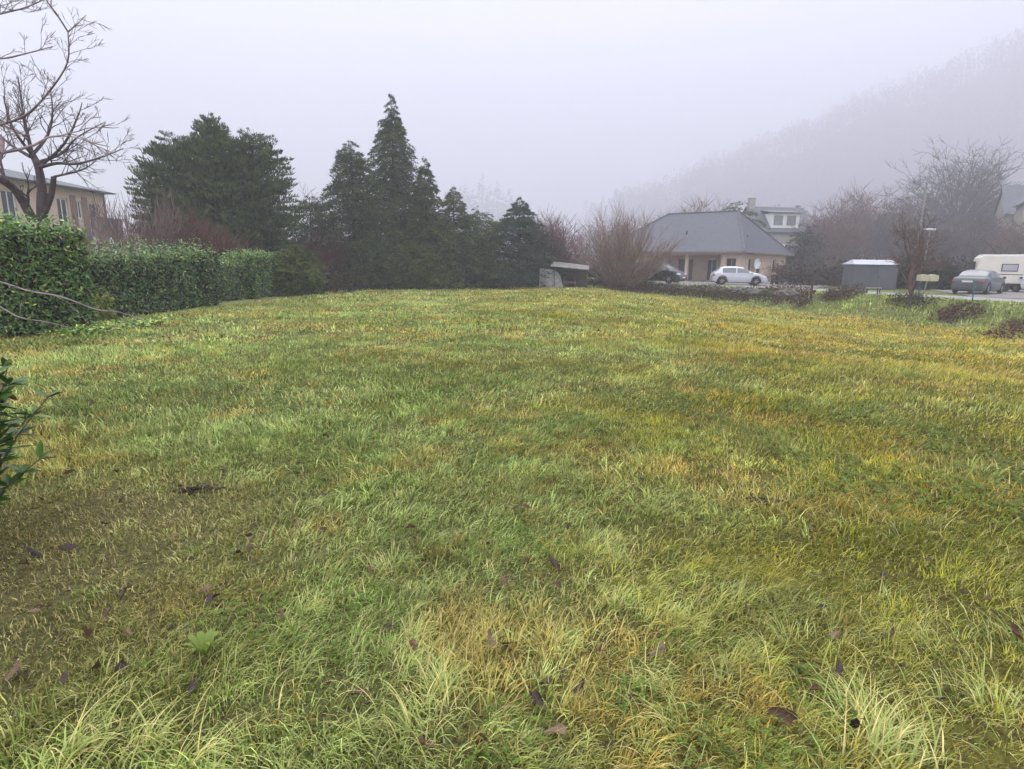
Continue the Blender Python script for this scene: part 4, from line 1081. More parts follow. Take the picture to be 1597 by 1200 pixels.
RF = MB(); RF.add([(e0, f0, EV), (e1, f0, EV), (e1, f1, EV), (e0, f1, EV), (LX/2, ri, rz_), (LX/2, LY-ri-1, rz_)],
                  [(0, 1, 4), (1, 2, 5, 4), (2, 3, 5), (3, 0, 4, 5), (3, 2, 1, 0)])
rfo = RF.build('roof', M['roof'], hs)
hp = MB(); V6 = RF.v
for a, b in ((0, 4), (1, 4), (2, 5), (3, 5), (4, 5)): hp.tube(Vector(V6[a])+Vector((0, 0, .02)), Vector(V6[b])+Vector((0, 0, .02)), .09, k=6)
hp.build('ridge_tiles', mat('ridge_tiles', (.10, .10, .125), .6, .2, 4), rfo)
gt = MB(); gt.box(e0-.1, e0, f0-.1, f1+.1, EV-.12, EV+.04); gt.box(e0-.1, e1+.1, f0-.1, f0, EV-.124, EV+.036); gt.build('gutter', M['trim'], hs)
def win(px_, ops, axis, inset, parent, frame=M['white'], glass=M['glass']):
    for (a, b, z0, z1) in ops:
        fr = MB()
        for q in ((a, a+.07, z0, z1), (b-.07, b, z0, z1), (a+.07, b-.07, z0, z0+.07), (a+.07, b-.07, z1-.07, z1), ((a+b)/2-.03, (a+b)/2+.03, z0+.07, z1-.07)):
            if axis == 'x': fr.box(q[0], q[1], inset, inset+.06, q[2], q[3])
            else: fr.box(inset, inset+.06, q[0], q[1], q[2], q[3])
        f_ = fr.build('window', frame, parent)
        g = MB()
        if axis == 'x': g.box(a+.05, b-.05, inset+.02, inset+.04, z0+.05, z1-.05)
        else: g.box(inset+.02, inset+.04, a+.05, b-.05, z0+.05, z1-.05)
        g.build('pane', glass, f_)
win(0, sop, 'x', .1, hs, M['trim']); win(0, fop, 'y', .1, hs, M['trim'])
win(0, [(3.2, 4.2, .05, 2.15)], 'y', 2.68, hs, M['white']); win(0, [(5.6, 7.2, .05, 2.15)], 'y', 2.68, hs, M['trim'])
for (a, b) in ((1.25, 1.95), (2.95, 3.65), (8.0, 8.56), (9.54, 10.1)):
    MB().box(a, b, -.045, -.003, .9, 2.2).build('shutter', mat('shutter_cream', (.45, .38, .31), .7, .1, 4), hs)
vp = MB(); vp.tube((2.4, 6.4, 4.2), (2.4, 6.4, 4.85), .06); vp.build('roof_vent', M['plastic'], hs)
vp = MB(); vp.tube((3.2, .7, 3.9), (3.2, .7, 4.35), .05); vp.build('roof_vent', M['plastic'], hs)
# white satellite dish on the side wall
ds = thing('satellite_dish', 'white satellite dish fixed to the right wall of the bungalow', 'dish', hs.matrix_world @ Vector((0, 0, 0)), 0)
bpy.context.view_layer.update()
ds.location = hs.matrix_world @ Vector((3.3, -.35, 1.75)); ds.rotation_euler = (0, 0, v_ - R(20))
dm = MB(); k_ = 16; vv = [(0, .06, 0)]; ff = []
for j in range(1, 4):
    for i in range(k_):
        t = 2*math.pi*i/k_; r_ = .45*j/3; vv.append((r_*math.cos(t), .06-.13*(j/3)**2, r_*math.sin(t)*1.05))
for i in range(k_): ff.append([0, 1+i, 1+(i+1) % k_])
for j in range(2):
    for i in range(k_): ff.append([1+j*k_+i, 1+(j+1)*k_+i, 1+(j+1)*k_+(i+1) % k_, 1+j*k_+(i+1) % k_])
dm.add(vv, ff); do = dm.build('reflector', M['white'], ds); so_ = do.modifiers.new('solid', 'SOLIDIFY'); so_.thickness = .02
ar = MB(); ar.tube((0, .05, -.1), (0, .36, -.15), .025); ar.tube((0, -.05, -.42), (0, -.45, -.1), .012); ar.ell((0, -.46, -.08), (.04, .05, .04)); ar.build('arm', M['zinc'], ds)
# garden table-like planter at the end of the side wall
q = hs.matrix_world @ Vector((7.7, -1.0, 0))
pl = thing('planter', 'rust brown planter with dry reddish plant at the bungalow corner', 'planter', (q.x, q.y, hz(q.x, q.y)+.03), v_)
bx = MB(); bx.prism([(-1.15, 0), (1.15, 0), (1.25, .7), (-1.25, .7)], -.3, .3); bx.build('trough', M['terracotta'], pl)
segs = []; fan(60, 1.1, .7, .012, 3, .4, .01, .6)(segs, random.Random(5)); V, Fq = tubes(segs, 3); V[:, 2] += .65
link_mesh('plant', V, Fq, M['twigc'], pl, cols=np.tile([[.14, .06, .05]], (len(V), 1)))
# dark post lamp in front of the porch
q = hs.matrix_world @ Vector((-1.3, 6.2, 0))
lp = thing('garden_lamp', 'dark slim garden lamp post in front of the bungalow porch', 'lamp', (q.x, q.y, hz(q.x, q.y)+.03))
MB().tube((0, 0, 0), (0, 0, 2.2), .05, .04).build('post', M['plastic'], lp); m_ = MB(); m_.ell((0, 0, 1.35), (.18, .18, .12)); m_.box(-.12, .12, -.12, .12, 0, .1); m_.build('fitting', M['plastic'], lp)

# ------------------------------------------------------------------ other houses
def gable_house(name, label, loc, rz, LX, LY, EV, RZ, wallm, roofm, wins, dormer=None, chim=None, side_wins=(), ov=.35):
    h = thing(name, label, 'house', loc, rz)
    w = MB(); wall_x(w, 0, .3, 0, LX, 0, EV, wins); w.box(0, .3, .3, LY, 0, EV); w.box(LX-.3, LX, .3, LY, 0, EV); w.box(.3, LX-.3, LY-.3, LY, 0, EV)
    for x in (0, LX-.3): w.add([(x, 0, EV), (x+.3, 0, EV), (x+.3, LY, EV), (x, LY, EV), (x, LY/2, RZ-.08), (x+.3, LY/2, RZ-.08)], [(0, 1, 5, 4), (2, 3, 4, 5), (0, 4, 3), (1, 2, 5)])
    w.build('walls', wallm, h)
    r = MB(); s = (RZ-EV)/(LY/2)
    for sg in (0, 1):
        ya, yb = (-ov, LY/2) if sg == 0 else (LY+ov, LY/2); za = EV-ov*s
        r.add([(-ov, ya, za), (LX+ov, ya, za), (LX+ov, yb, RZ), (-ov, yb, RZ), (-ov, ya, za+.15), (LX+ov, ya, za+.15), (LX+ov, yb, RZ+.15), (-ov, yb, RZ+.15)],
              [(0, 1, 2, 3), (4, 7, 6, 5), (0, 4, 5, 1), (1, 5, 6, 2), (2, 6, 7, 3), (3, 7, 4, 0)])
    ro = r.build('roof', roofm, h)
    win(0, wins, 'x', .1, h)
    for (a, b, z0, z1) in wins:
        for (c_, d_) in ((a-.55, a-.03), (b+.03, b+.55)): MB().box(c_, d_, -.045, -.003, z0, z1).build('shutter', M['white'], h)
    if dormer:
        x0, x1, z0, z1 = dormer
        dm = MB(); y0 = .25; dm.box(x0, x1, y0, LY/2-.2, z0, z1); do = dm.build('dormer', M['white'], h)
        g = MB(); 
        n = max(2, int((x1-x0)/2.2))
        for i in range(n):
            a = x0+.35+(x1-x0-.3)/n*i; g.box(a, a+(x1-x0)/n-.75, y0-.03, y0-.004, z0+.35, z1-.3)
        g.build('window', mat('dormer_glass', (.2, .21, .23), .2, .1, 2), do)
        MB().add([(x0-.3, y0-.4, z1), (x1+.3, y0-.4, z1), (x1+.3, LY/2, z1+.55), (x0-.3, LY/2, z1+.55), (x0-.3, y0-.4, z1+.15), (x1+.3, y0-.4, z1+.15), (x1+.3, LY/2, z1+.7), (x0-.3, LY/2, z1+.7)],
                 [(0, 3, 2, 1), (4, 5, 6, 7), (0, 1, 5, 4), (1, 2, 6, 5), (2, 3, 7, 6), (3, 0, 4, 7)]).build('dormer_roof', roofm, do)
    if chim:
        for cx_ in chim: c_ = MB(); c_.box(cx_, cx_+.8, LY/2-.4, LY/2+.4, RZ-.8, RZ+1.2); c_.box(cx_-.07, cx_+.87, LY/2-.47, LY/2+.47, RZ+1.2, RZ+1.32); c_.build('chimney', M['wall2'], ro)
    return h
Y = 86; p = at(1178, 400, Y); z = hz(p[0], Y)
RZ2 = at(1215, 324, Y+3)[2]-z
gable_house('farmhouse', 'grey stone house with white dormer and shutters on the foggy slope behind the bungalow', (p[0], Y, z), R(6), 8.2, 7.0, RZ2-3.4, RZ2, M['wall2'], M['roof_old'],
            [(1.6, 2.5, 2.9, 4.6), (4.3, 5.2, 2.9, 4.6), (6.6, 7.5, 2.9, 4.6)], dormer=(2.0, 6.2, RZ2-3.0, RZ2-1.0), chim=[.1])
Y = 90; p = at(1553, 420, Y); z = hz(p[0], Y)
RZ3 = at(1580, 290, Y+3)[2]-z
gable_house('stone_house', 'beige stone house with grey slate roof at the right edge above the caravan', (p[0], Y, z), R(-30), 13, 8.5, RZ3-4.2, RZ3, M['wall3'], M['roof_old'],
            [(2.0, 3.0, 3.0, 4.6), (6.0, 7.0, 3.0, 4.6)], chim=[9.8])
q = at(1604, 340, 78); z = hz(q[0], 78)
g = thing('stone_gable', 'tall pale stone gable with a dark dormer edge at the right picture border', 'house', (q[0], 78, z), R(-30))
Hg = at(1590, 288, 78)[2]-z
gb_ = MB(); gb_.add([(-.6, 0, 0), (5, 0, 0), (5, 0, Hg-2), (2.2, 0, Hg+1.2), (-.6, 0, Hg-2), (-.6, 5, 0), (5, 5, 0), (5, 5, Hg-2), (2.2, 5, Hg+1.2), (-.6, 5, Hg-2)],
                    [(0, 1, 2, 3, 4), (9, 8, 7, 6, 5), (0, 5, 6, 1), (1, 6, 7, 2), (4, 9, 5, 0)]); gb_.build('walls', M['wall3'], g)
r = MB()
for a, b in ((4, 3), (2, 3)):
    A_ = Vector(gb_.v[a]); B_ = Vector(gb_.v[b]); ex = (A_-B_)*.12
    A_ = A_+ex
    vs = [A_+Vector((0, -.3, 0)), B_+Vector((0, -.3, 0)), B_+Vector((0, 5.3, 0)), A_+Vector((0, 5.3, 0))]
    r.add([tuple(v) for v in vs]+[tuple(v+Vector((0, 0, .18))) for v in vs], [(0, 1, 2, 3), (7, 6, 5, 4), (0, 4, 5, 1), (1, 5, 6, 2), (2, 6, 7, 3), (3, 7, 4, 0)])
r.build('roof', M['roof_old'], g)

# left house: wall runs away from us, upper storey over the hedge
A_ = at(166, 340, 42); B_ = at(-10, 340, 33.5)
dirv = Vector((A_[0]-B_[0], 8.5, 0)); Lw = dirv.length; ang = math.atan2(dirv.y, dirv.x)
# local x runs along the wall away from the camera; the facade looks to local -y
lh = thing('two_storey_house', 'cream two storey house with blue grey balcony behind the pruned fruit tree', 'house', (B_[0], 33.5, hz(B_[0], 33.5)), ang)
EV3 = at(166, 304, 42)[2]-hz(A_[0], 42)
Lw2 = Lw; w = MB()
ops = [(1.0, 2.4, 3.6, 5.4), (4.6, 5.5, 4.0, 5.3), (6.7, 8.0, 3.2, 5.35), (9.0, 9.7, 4.2, 5.3), (10.6, 11.7, 3.2, 5.3)]
ops = [(a*Lw/12.8, b*Lw/12.8, z0, min(z1, EV3-.35)) for a, b, z0, z1 in ops]
wall_x(w, 0, .3, 0, Lw, 0, EV3, ops); w.box(0, .3, .3, 9, 0, EV3); w.box(Lw-.3, Lw, .3, 9, 0, EV3); w.box(.3, Lw-.3, 8.7, 9, 0, EV3)
w.build('walls', M['wall'], lh)
r = MB(); r.add([(-.4, -.5, EV3), (Lw+.5, -.5, EV3), (Lw+.5, 9.5, EV3), (-.4, 9.5, EV3), (-.4, -.5, EV3+.08), (Lw+.5, -.5, EV3+.08), (Lw+.5, 9.5, EV3+.08), (-.4, 9.5, EV3+.08), (3, 4.5, EV3+1.3), (Lw-4, 4.5, EV3+1.3)],
                [(3, 2, 1, 0), (0, 1, 5, 4), (1, 2, 6, 5), (2, 3, 7, 6), (3, 0, 4, 7), (4, 5, 9, 8), (5, 6, 9), (6, 7, 8, 9), (7, 4, 8)]); r.build('roof', M['roof_old'], lh)
win(0, ops, 'x', .1, lh, M['white'])
b = MB(); b.box(5.6, Lw-.3, -1.3, -1.24, 3.3, 4.25); b.box(5.6, Lw-.3, -1.24, 0, 3.1, 3.28); b.build('balcony_panel', M['balcony'], lh)
MB().box(5.5, Lw-.2, -1.34, -1.2, 4.252, 4.32).build('handrail', M['trim'], lh)
for x in (5.7, Lw-.5): MB().box(x, x+.15, -1.2, -1.05, 0, 3.1).build('balcony_post', M['white'], lh)
for x in (8.25*Lw/12.8, 10.45*Lw/12.8-.5): MB().box(x, x+.45, -.045, -.003, 3.3, EV3-.4).build('shutter', mat('brown_shutter', (.22, .15, .12), .7, .1, 4), lh)
MB().tube((Lw-.12, -.08, 0), (Lw-.12, -.08, EV3), .05).build('drainpipe', M['trim'], lh)

# ------------------------------------------------------------------ lean-to beside the shrub
p = at(868, 446, 43.6)
ln_ = thing('lean_to', 'collapsing grey sheet metal lean-to at the end of the tree line', 'shelter', (p[0], 43.6, hz(p[0], 43.6)), R(-8))
q = MB(); q.add([(-1.25, -.5, 0), (-.15, -.55, 0), (-.2, -.5, 1.25), (-1.2, -.45, 1.35), (-1.25, -.46, 0), (-.15, -.51, 0), (-.2, -.46, 1.25), (-1.2, -.41, 1.35)], [(0, 1, 2, 3), (7, 6, 5, 4), (0, 4, 5, 1), (1, 5, 6, 2), (2, 6, 7, 3), (3, 7, 4, 0)]); q.build('panel', M['zinc'], ln_)
q = MB(); q.add([(-.1, -.55, 0), (.55, -.75, 0), (.25, -.5, .95), (-.15, -.5, 1.3), (-.1, -.51, 0), (.55, -.71, 0), (.25, -.46, .95), (-.15, -.46, 1.3)], [(0, 1, 2, 3), (7, 6, 5, 4), (0, 4, 5, 1), (1, 5, 6, 2), (2, 6, 7, 3), (3, 7, 4, 0)]); q.build('panel', M['zinc'], ln_)
q = MB(); q.add([(-.4, -.8, 1.50), (2.3, -.8, 1.28), (2.3, 1.4, 1.55), (-.4, 1.4, 1.8), (-.4, -.8, 1.56), (2.3, -.8, 1.34), (2.3, 1.4, 1.61), (-.4, 1.4, 1.86)], [(3, 2, 1, 0), (4, 5, 6, 7), (0, 1, 5, 4), (1, 2, 6, 5), (2, 3, 7, 6), (3, 0, 4, 7)]); q.build('roof', M['zinc'], ln_)
q = MB(); q.box(-.3, 2.1, 1.25, 1.3, 0, 1.5); q.build('back_wall', M['maroon'], ln_)
for x, y in ((2.15, -.7), (-.28, 1.2), (2.15, 1.2)): q = MB(); q.tube((x, y, -.05), (x+.02, y, 1.36), .05); q.build('post', M['bark'], ln_)
pp = thing('barrel', 'dull red barrel lying inside the sheet metal lean-to', 'barrel', (p[0]+.9, 43.7, hz(p[0]+.9, 43.7)))
MB().tube((-.4, 0, .3), (.4, .2, .3), .3, k=16).build('drum', M['maroon'], pp); q = MB(); q.tube((-.42, 0, .3), (-.38, 0, .3), .315, k=16); q.tube((.36, .19, .3), (.40, .2, .3), .315, k=16); q.build('hoop', M['zinc'], pp)

# ------------------------------------------------------------------ mossy wall and brambles on the bank
def edge_pt(i_off, Yq):
    # point i_off metres on the field side of the road edge at depth Yq
    q_ = offset_poly(dsm, -i_off)[::-1]; return float(np.interp(Yq, q_[:, 1], q_[:, 0]))
st = MB(); rr = random.Random(12)
root = thing('dry_stone_wall', 'low mossy dry stone wall along the bank below the bungalow', 'wall', (16, 44, hz(14.5, 44)))
o = Vector(root.location)
for i in range(420):
    Yq = rr.uniform(36.2, 50); x = edge_pt(1.9 + rr.uniform(-.22, .22), Yq); z = hz(x, Yq) + rr.uniform(-.05, .42)
    c = (x-o.x, Yq-o.y, z-o.z); r_ = rr.uniform(.09, .2)
    m2 = MB(); m2.ell((0, 0, 0), (r_*1.5, r_, r_*.7), 6, 4); a = rr.uniform(-.5, .5)-1.1
    st.add([(c[0]+v[0]*math.cos(a)-v[1]*math.sin(a)+rr.gauss(0, .012), c[1]+v[0]*math.sin(a)+v[1]*math.cos(a), c[2]+v[2]+rr.gauss(0, .012)) for v in m2.v], m2.f)
st.build('stones', M['stone'], root)
def low_leaves(name, label, pts, n, hgt, col, col2, seed, cat='brambles', size=(.09, .2), parent=None, stems=True):
    rng = np.random.default_rng(seed); P = []
    for (x, y, r_) in pts:
        m = int(n*r_*r_); a = rng.uniform(0, 6.283, m); rad = r_*np.sqrt(rng.uniform(0, 1, m))
        xx = x+rad*np.cos(a); yy = y+rad*np.sin(a)
        zz = height(xx, yy) + hgt*np.sqrt(np.maximum(.02, 1-(rad/r_)**2))*rng.uniform(.15, 1, m)*(.5+fbm(xx, yy, .5, seed))
        P.append(np.stack([xx, yy, zz], 1))
    P = np.concatenate(P); n = len(P); c0 = P.mean(0); c0[2] = hz(c0[0], c0[1])
    V, Fq = diamonds(P, rnd_unit(n, rng), rnd_unit(n, rng)+[0, 0, .8], rng.uniform(*size, n), rng.uniform(*size, n)*.6)
    k = rng.uniform(0, 1, (n, 1)); C = np.array(col)*(1-k)+np.array(col2)*k
    if parent is not None:
        link_mesh(name, V-np.array(parent.location), Fq, M['moss'], parent, cols=np.repeat(C, 4, 0)); return
    rt = thing(name, label, cat, c0); C = np.repeat(C, 4, 0); V = V-c0
    if stems:
        segs = []; r2 = random.Random(seed)
        for (x, y, r_) in pts:
            for _ in range(int(18*r_)+4):
                p = np.array([x+r2.gauss(0, r_*.4), y+r2.gauss(0, r_*.4), 0]); p[2] = hz(p[0], p[1]); d = np.array([r2.gauss(0, .6), r2.gauss(0, .6), 1.]); d /= np.linalg.norm(d)
                for j in range(5):
                    q = p+d*hgt*.4; segs.append((p-c0, q-c0, .010, .008)); p = q; d = d+[r2.gauss(0, .2), r2.gauss(0, .2), -.35]; d /= np.linalg.norm(d)
        V2, F2 = tubes(segs, 3); F2 = F2 + len(V); V = np.concatenate([V, V2]); Fq = np.concatenate([Fq, F2]); C = np.concatenate([C, np.tile([[.10, .055, .045]], (len(V2), 1))])
    link_mesh('foliage', V, Fq, M['moss'], rt, cols=C)
    return rt
rr = random.Random(3)
mp = [(edge_pt(1.9, y)+rr.gauss(0, .15), y, rr.uniform(.4, .75)) for y in np.arange(36.4, 50, .6)]
low_leaves('moss', '', mp, 420, .5, (.045, .055, .02), (.12, .11, .035), 71, parent=root)
low_leaves('bramble_patch', 'olive brown brambles over the stone wall in front of the silver hatchback', [(edge_pt(2.3, y), y, rr.uniform(.5, .9)) for y in np.arange(41, 46, .6)], 400, .6, (.05, .05, .02), (.13, .10, .04), 72)
low_leaves('bramble_patch', 'dark brambles on the bank below the black people carrier', [(edge_pt(2.4, y), y, rr.uniform(.6, 1.0)) for y in np.arange(46, 51, .6)], 400, .7, (.04, .045, .02), (.09, .09, .035), 73)
low_leaves('bramble_patch', 'reddish brown brambles on the bank around the tall fence post', [(edge_pt(1.5+rr.uniform(-.3, 1), y), y, rr.uniform(.4, .8)) for y in np.arange(34.5, 40.5, .6)], 330, .5, (.06, .03, .022), (.15, .08, .05), 74)
low_leaves('bramble_patch', 'dark red brown brambles low on the grassy bank right of the letterboxes', [tuple(ground(px, py)[:2])+(r_,) for px, py, r_ in ((1470, 494, .6), (1490, 488, .7), (1508, 484, .6), (1520, 491, .45), (1485, 500, .5))], 330, .28, (.06, .03, .024), (.13, .075, .05), 75)
low_leaves('bramble_patch', 'russet brambles at the right edge at the foot of the bank', [tuple(ground(px, py)[:2])+(r_,) for px, py, r_ in ((1585, 512, .6), (1600, 520, .7), (1560, 526, .5), (1620, 510, .6))], 330, .3, (.09, .045, .03), (.18, .10, .06), 76)
low_leaves('weed_clump', 'dark leafy weeds at the foot of the small brown tree', [tuple(ground(px, py)[:2])+(r_,) for px, py, r_ in ((1418, 474, .7), (1436, 474, .6), (1400, 470, .5))], 330, .5, (.04, .05, .025), (.09, .09, .04), 77, cat='weeds')
low_leaves('weed_clump', 'brown weeds on the bank in front of the metal shed', [tuple(ground(px, py)[:2])+(r_,) for px, py, r_ in ((1304, 462, .6), (1320, 462, .7), (1336, 460, .5), (1290, 466, .5))], 330, .55, (.06, .04, .028), (.13, .09, .05), 78, cat='weeds')
low_leaves('yellow_shrub', 'small yellow green shrub patch between the two near hedges', [tuple(ground(px, py)[:2])+(r_,) for px, py, r_ in ((160, 503, .28),)], 2500, 1.0, (.10, .14, .02), (.26, .27, .05), 79, cat='shrub', stems=False)

# dark low scrub that closes the foot of the tree line
low_leaves('dark_scrub', 'dark low scrub at the foot of the bare reddish bushes by the lean-to', [(gpos(px, 46.4)[0], 46.4, 1.1) for px in (790, 812, 834, 850)], 360, 1.3, (.022, .026, .018), (.05, .05, .03), 80, cat='scrub', size=(.12, .25))
low_leaves('dark_scrub', 'dark low scrub below the rounded conifers at the end of the hedges', [(gpos(px, 34)[0], 34, 1.2) for px in (440, 465, 495, 520)], 360, 1.3, (.022, .026, .018), (.05, .05, .03), 81, cat='scrub', size=(.12, .25))
low_leaves('dark_scrub', 'dark hedge like scrub behind the metal shed', [(gpos(px, 50)[0], 50, 1.7) for px in (1235, 1262, 1290, 1318, 1345, 1372, 1400)], 230, 1.9, (.035, .032, .025), (.075, .062, .045), 82, cat='scrub', size=(.2, .4))
low_leaves('dark_scrub', 'dark hedge like scrub behind the saloon and caravan', [(gpos(px, 47)[0], 47, 1.9) for px in (1430, 1460, 1490, 1520, 1550, 1580, 1610)], 230, 2.3, (.035, .034, .027), (.07, .064, .045), 83, cat='scrub', size=(.2, .4))

# ------------------------------------------------------------------ posts, mailboxes, lamp, pole
def post(label, px, py, topy, r=.05, m='wood', lean=.0, name='fence_post', group=None):
    g_ = ground(px, py); rt = np.array(at(px+lean, topy, g_[1])); h = rt[2]-g_[2]
    o = thing(name, label, 'post', g_, 0, group)
    dx = rt[0]-g_[0]
    b = MB(); b.tube((0, 0, -.2), (dx*.3, 0, h-.06), r, r*.92, 10); b.tube((dx*.3, 0, h-.06), (dx*.3+.005, 0, h), r*.92, r*.5, 10); b.build('shaft', M[m], o)
    c = MB(); c.ell((r*.5, -r*.8, h*.8), (.015, .02, .02)); c.build('staple', M['zinc'], o)
post('tall dark wooden fence post on the bank left of the metal shed', 1264, 468, 423, .07, lean=6)
post('short dark stake on the bank left of the saloon car', 1516, 474, 441, .03, 'blue', lean=2)
post('short grey stake on the bank in front of the metal shed', 1368, 461, 449, .03)
post('thin blue green post left of the letterboxes', 1432, 463, 434, .035, 'blue', lean=2)
g_ = ground(1437, 468); mbx = thing('letterboxes', 'pair of cream letterboxes on a leaning pale post at the roadside', 'letterbox', g_)
s_ = g_[1]/F; tp = at(1446, 438, g_[1])
b = MB(); b.tube((0, 0, -.15), (tp[0]-g_[0], 0, tp[2]-g_[2]), .035, .03); b.build('post', M['zinc'], mbx)
bx_, bz_ = tp[0]-g_[0], tp[2]-g_[2]
for k_ in (0, 1):
    x0 = bx_-.46+k_*.48
    q = MB(); q.prism([(x0, bz_-.02+k_*-.01), (x0+.44, bz_-.02), (x0+.44, bz_+.26), (x0+.22, bz_+.31), (x0, bz_+.26)], -.16, .16); q.build('box', M['boxes'], mbx, bevel=.01)
# street lamp and pole
p = gpos(1436, 47); o = thing('street_lamp', 'slim street lamp with pale flat head showing through the small brown tree', 'street lamp', p)
h = at(1434, 358, 47)[2]-p[2]
MB().tube((0, 0, 0), (0, 0, h-.05), .06, .04).build('pole', M['zinc'], o)
q = MB(); q.box(-.42, .42, -.16, .16, h-.05, h+.07); q.build('lamp_head', M['white'], o, bevel=.03)
p = gpos(1421, 66); h = at(1421, 285, 66)[2]-p[2]
o = thing('utility_pole', 'grey utility pole standing in fog before the round crowned bare tree', 'pole', p)
MB().tube((0, 0, 0), (0, 0, h), .13, .09).build('shaft', mat('concrete_pole', (.22, .22, .22), .8, .1, 4), o); q = MB(); q.box(-.8, .8, -.06, .06, h-.5, h-.38); q.build('crossarm', M['zinc'], o)
# small bench-like rail beside the road in front of the shed
g_ = ground(1361, 459); o = thing('roadside_rail', 'low pale rail on two short legs at the road edge before the shed', 'rail', g_)
MB().box(-.45, .45, -.04, .04, .32, .40).build('bar', M['zinc'], o)
for x in (-.38, .36): MB().box(x, x+.05, -.03, .03, -.05, .318).build('leg', M['wood'], o)
# two bins/dark fence left of scrub, wire fence beyond the bungalow
p0 = gpos(1228, 56); fp = thing('garden_fence', 'thin dark garden fence on the lawn right of the bungalow', 'fence', p0)
q1 = gpos(1316, 47); dv = np.array(q1)-np.array(p0)
for i in range(7):
    t = i/6; MB().tube(tuple(dv*t-[0, 0, .05]), tuple(dv*t+[0, 0, 1.0]), .035).build('fence_post', M['wood'], fp)
for zz in (.45, .9): MB().tube(tuple(np.array([0, 0, zz])), tuple(dv+[0, 0, zz]), .015).build('fence_rail', M['wood'], fp)

# ------------------------------------------------------------------ fallen leaves, soil, rosette
def leaf_mesh(seed, ln):
    """a dry leaf with a toothed outline, rolled up along its midrib"""
    rr = random.Random(seed); n = 26; ln *= .88; asp = rr.uniform(.5, .85); rad = ln*rr.uniform(.16, .42); tw = rr.uniform(-14, 14); bend_ = rr.uniform(-6, 9)
    v = []; out = []
    for i in range(n):
        a = 2*math.pi*i/n; tip = max(0, math.cos(a))**8*.35
        r_ = ln*.5*(.82+.12*math.cos(3*a+seed)+tip)*rr.uniform(.84, 1.08); out.append((r_*math.cos(a), r_*math.sin(a)*asp))
    def roll(x, y):
        th = (y+x*tw*.03)/rad
        return (x, rad*math.sin(th), rad*(1-math.cos(th))+bend_*x*x+rr.gauss(0, .0016))
    v.append(roll(0, 0))
    for s_ in (.4, .75, 1):
        for x, y in out: v.append(roll(x*s_, y*s_))
    f = [[0, 1+i, 1+(i+1) % n] for i in range(n)]
    for k in (0, 1): f += [[1+k*n+i, 1+(k+1)*n+i, 1+(k+1)*n+(i+1) % n, 1+k*n+(i+1) % n] for i in range(n)]
    v += [(-ln*.45, 0, .002), (-ln*.45, .002, .003), (-ln*.85, .004, .012), (-ln*.85, .003, .010)]; m = len(v)-4; f.append([m, m+1, m+2, m+3])
    return v, f
LP = [(350, 738, .10), (505, 782, .08), (640, 835, .08), (322, 930, .09), (338, 945, .07), (150, 1058, .09), (300, 1084, .07), (785, 918, .09), (822, 890, .08), (865, 888, .10), (870, 924, .06),
      (605, 990, .08), (645, 1022, .07), (765, 1015, .09), (790, 1019, .08), (850, 1078, .07), (878, 1066, .07), (935, 1027, .06), (1027, 1028, .10), (1205, 954, .10), (1222, 1132, .11), (1330, 1146, .10),
      (1580, 1006, .10), (1537, 948, .06), (886, 830, .06), (820, 800, .07), (727, 782, .08), (110, 746, .09), (106, 856, .07), (42, 890, .07), (250, 688, .09), (182, 746, .07), (190, 790, .07),
      (56, 970, .06), (1213, 794, .08), (505, 838, .06), (1280, 960, .05), (660, 1180, .07), (870, 1160, .09), (950, 1175, .06), (1390, 1000, .05), (390, 845, .06), (60, 620, .09), (180, 600, .08), (120, 655, .08), (560, 750, .07), (1000, 760, .06)]
rq = random.Random(91)
for _ in range(16): LP.append((rq.uniform(-20, 230), rq.uniform(600, 1090), rq.uniform(.06, .1)))
for _ in range(34): LP.append((rq.uniform(30, 1580), 580+600*rq.random()**1.3, rq.uniform(.05, .1)))
FL = 'dead leaves scattered on the grass'
rng = np.random.default_rng(55); rr = random.Random(55)
dcols = [(.085, .048, .028), (.05, .034, .028), (.13, .072, .045), (.18, .12, .075), (.045, .030, .024)]
meshes = []
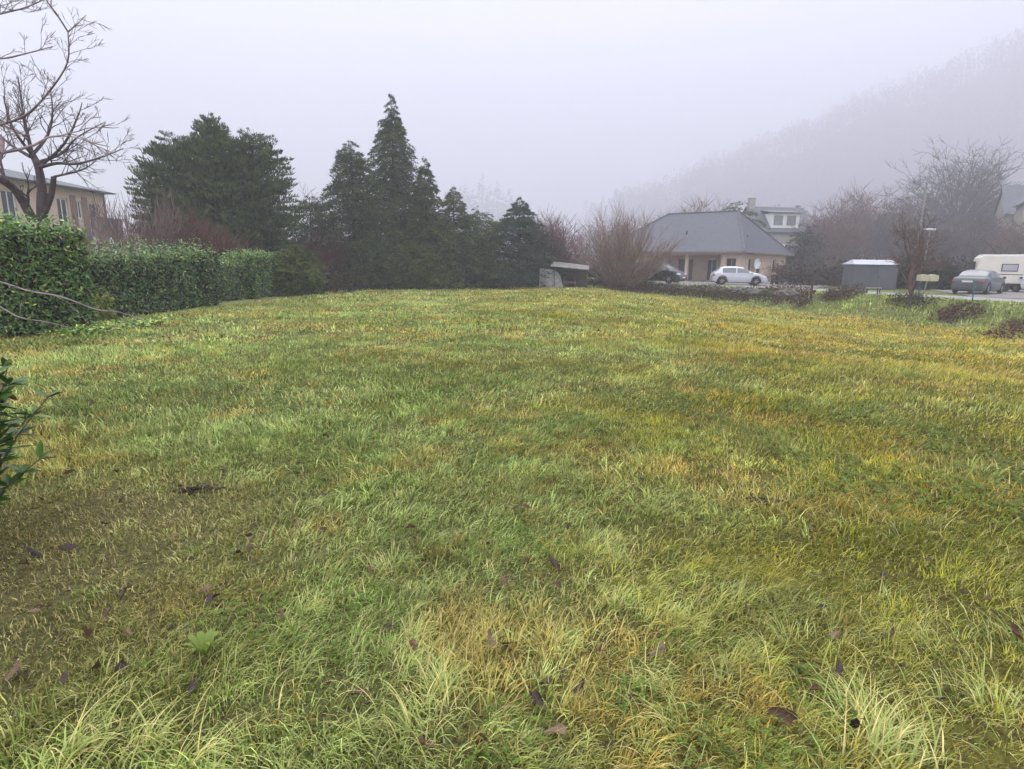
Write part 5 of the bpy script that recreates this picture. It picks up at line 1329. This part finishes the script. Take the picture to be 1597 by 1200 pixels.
for i, (px, py, ln_) in enumerate(LP):
    g_ = ground(px, py); v, f = leaf_mesh(i, ln_)
    c = np.array(dcols[i % 5]); cc = np.tile(c, (len(v), 1))*rng.uniform(.8, 1.2, (len(v), 1))
    o = link_mesh('fallen_leaf', np.array(v), f, M['dead'], cols=cc, smooth=True)
    o.location = (g_[0], g_[1], g_[2]+.038+rr.uniform(0, .02)); o.rotation_euler = (rr.gauss(.1, .5)+(math.pi if i % 3 == 0 else 0), rr.gauss(0, .45), rr.uniform(0, 6.28))
    tag(o, 'curled dead brown leaf lying in the short grass', 'fallen leaf', FL)
sp_ = MB(); rr = random.Random(9)
for (px, py, lab, R_) in ((308, 768, 'small patch of dark crumbly soil in the grass, left of centre', .16), (1185, 786, 'small dark soil patch beside a dead leaf in the right half of the field', .15)):
    g_ = ground(px, py); s = MB()
    for i in range(90):
        a = rr.uniform(0, 6.28); d_ = R_*rr.random(); e_ = rr.uniform(.006, .016); s.ell((d_*math.cos(a)*1.2, d_*math.sin(a)*.6, .015+.02*rr.random()), (e_*rr.uniform(.7, 1.4), e_, e_*.6), 5, 4)
    o = s.build('soil_patch', M['soil']); o.location = tuple(g_); tag(o, lab, 'soil')
g_ = ground(322, 1035); ros = thing('broadleaf_weed', 'bright yellow green broad leaved weed in the grass, lower left', 'weed', g_)
rng = np.random.default_rng(8)
for i in range(8):
    a = i*.785+rng.uniform(-.2, .2); L_ = rng.uniform(.05, .085); vs = []; fs = []
    for k in range(6):
        t = k/5; w = .015*math.sin(math.pi*min(.97, t*.9+.08))+.002; x = L_*t; zz = .035+.09*math.sin(t*1.7)*rng.uniform(.8, 1.1)
        for sg in (-1, 0, 1): vs.append((x*math.cos(a)-sg*w*math.sin(a), x*math.sin(a)+sg*w*math.cos(a), zz-(.006 if sg == 0 else 0)))
    for k in range(5):
        for j in (0, 1): b0 = k*3+j; fs.append([b0, b0+3, b0+4, b0+1])
    link_mesh('leaf', np.array(vs), fs, M['grass'], ros, cols=np.tile([[.20, .27, .06]], (len(vs), 1))*rng.uniform(.85, 1.15), smooth=True)
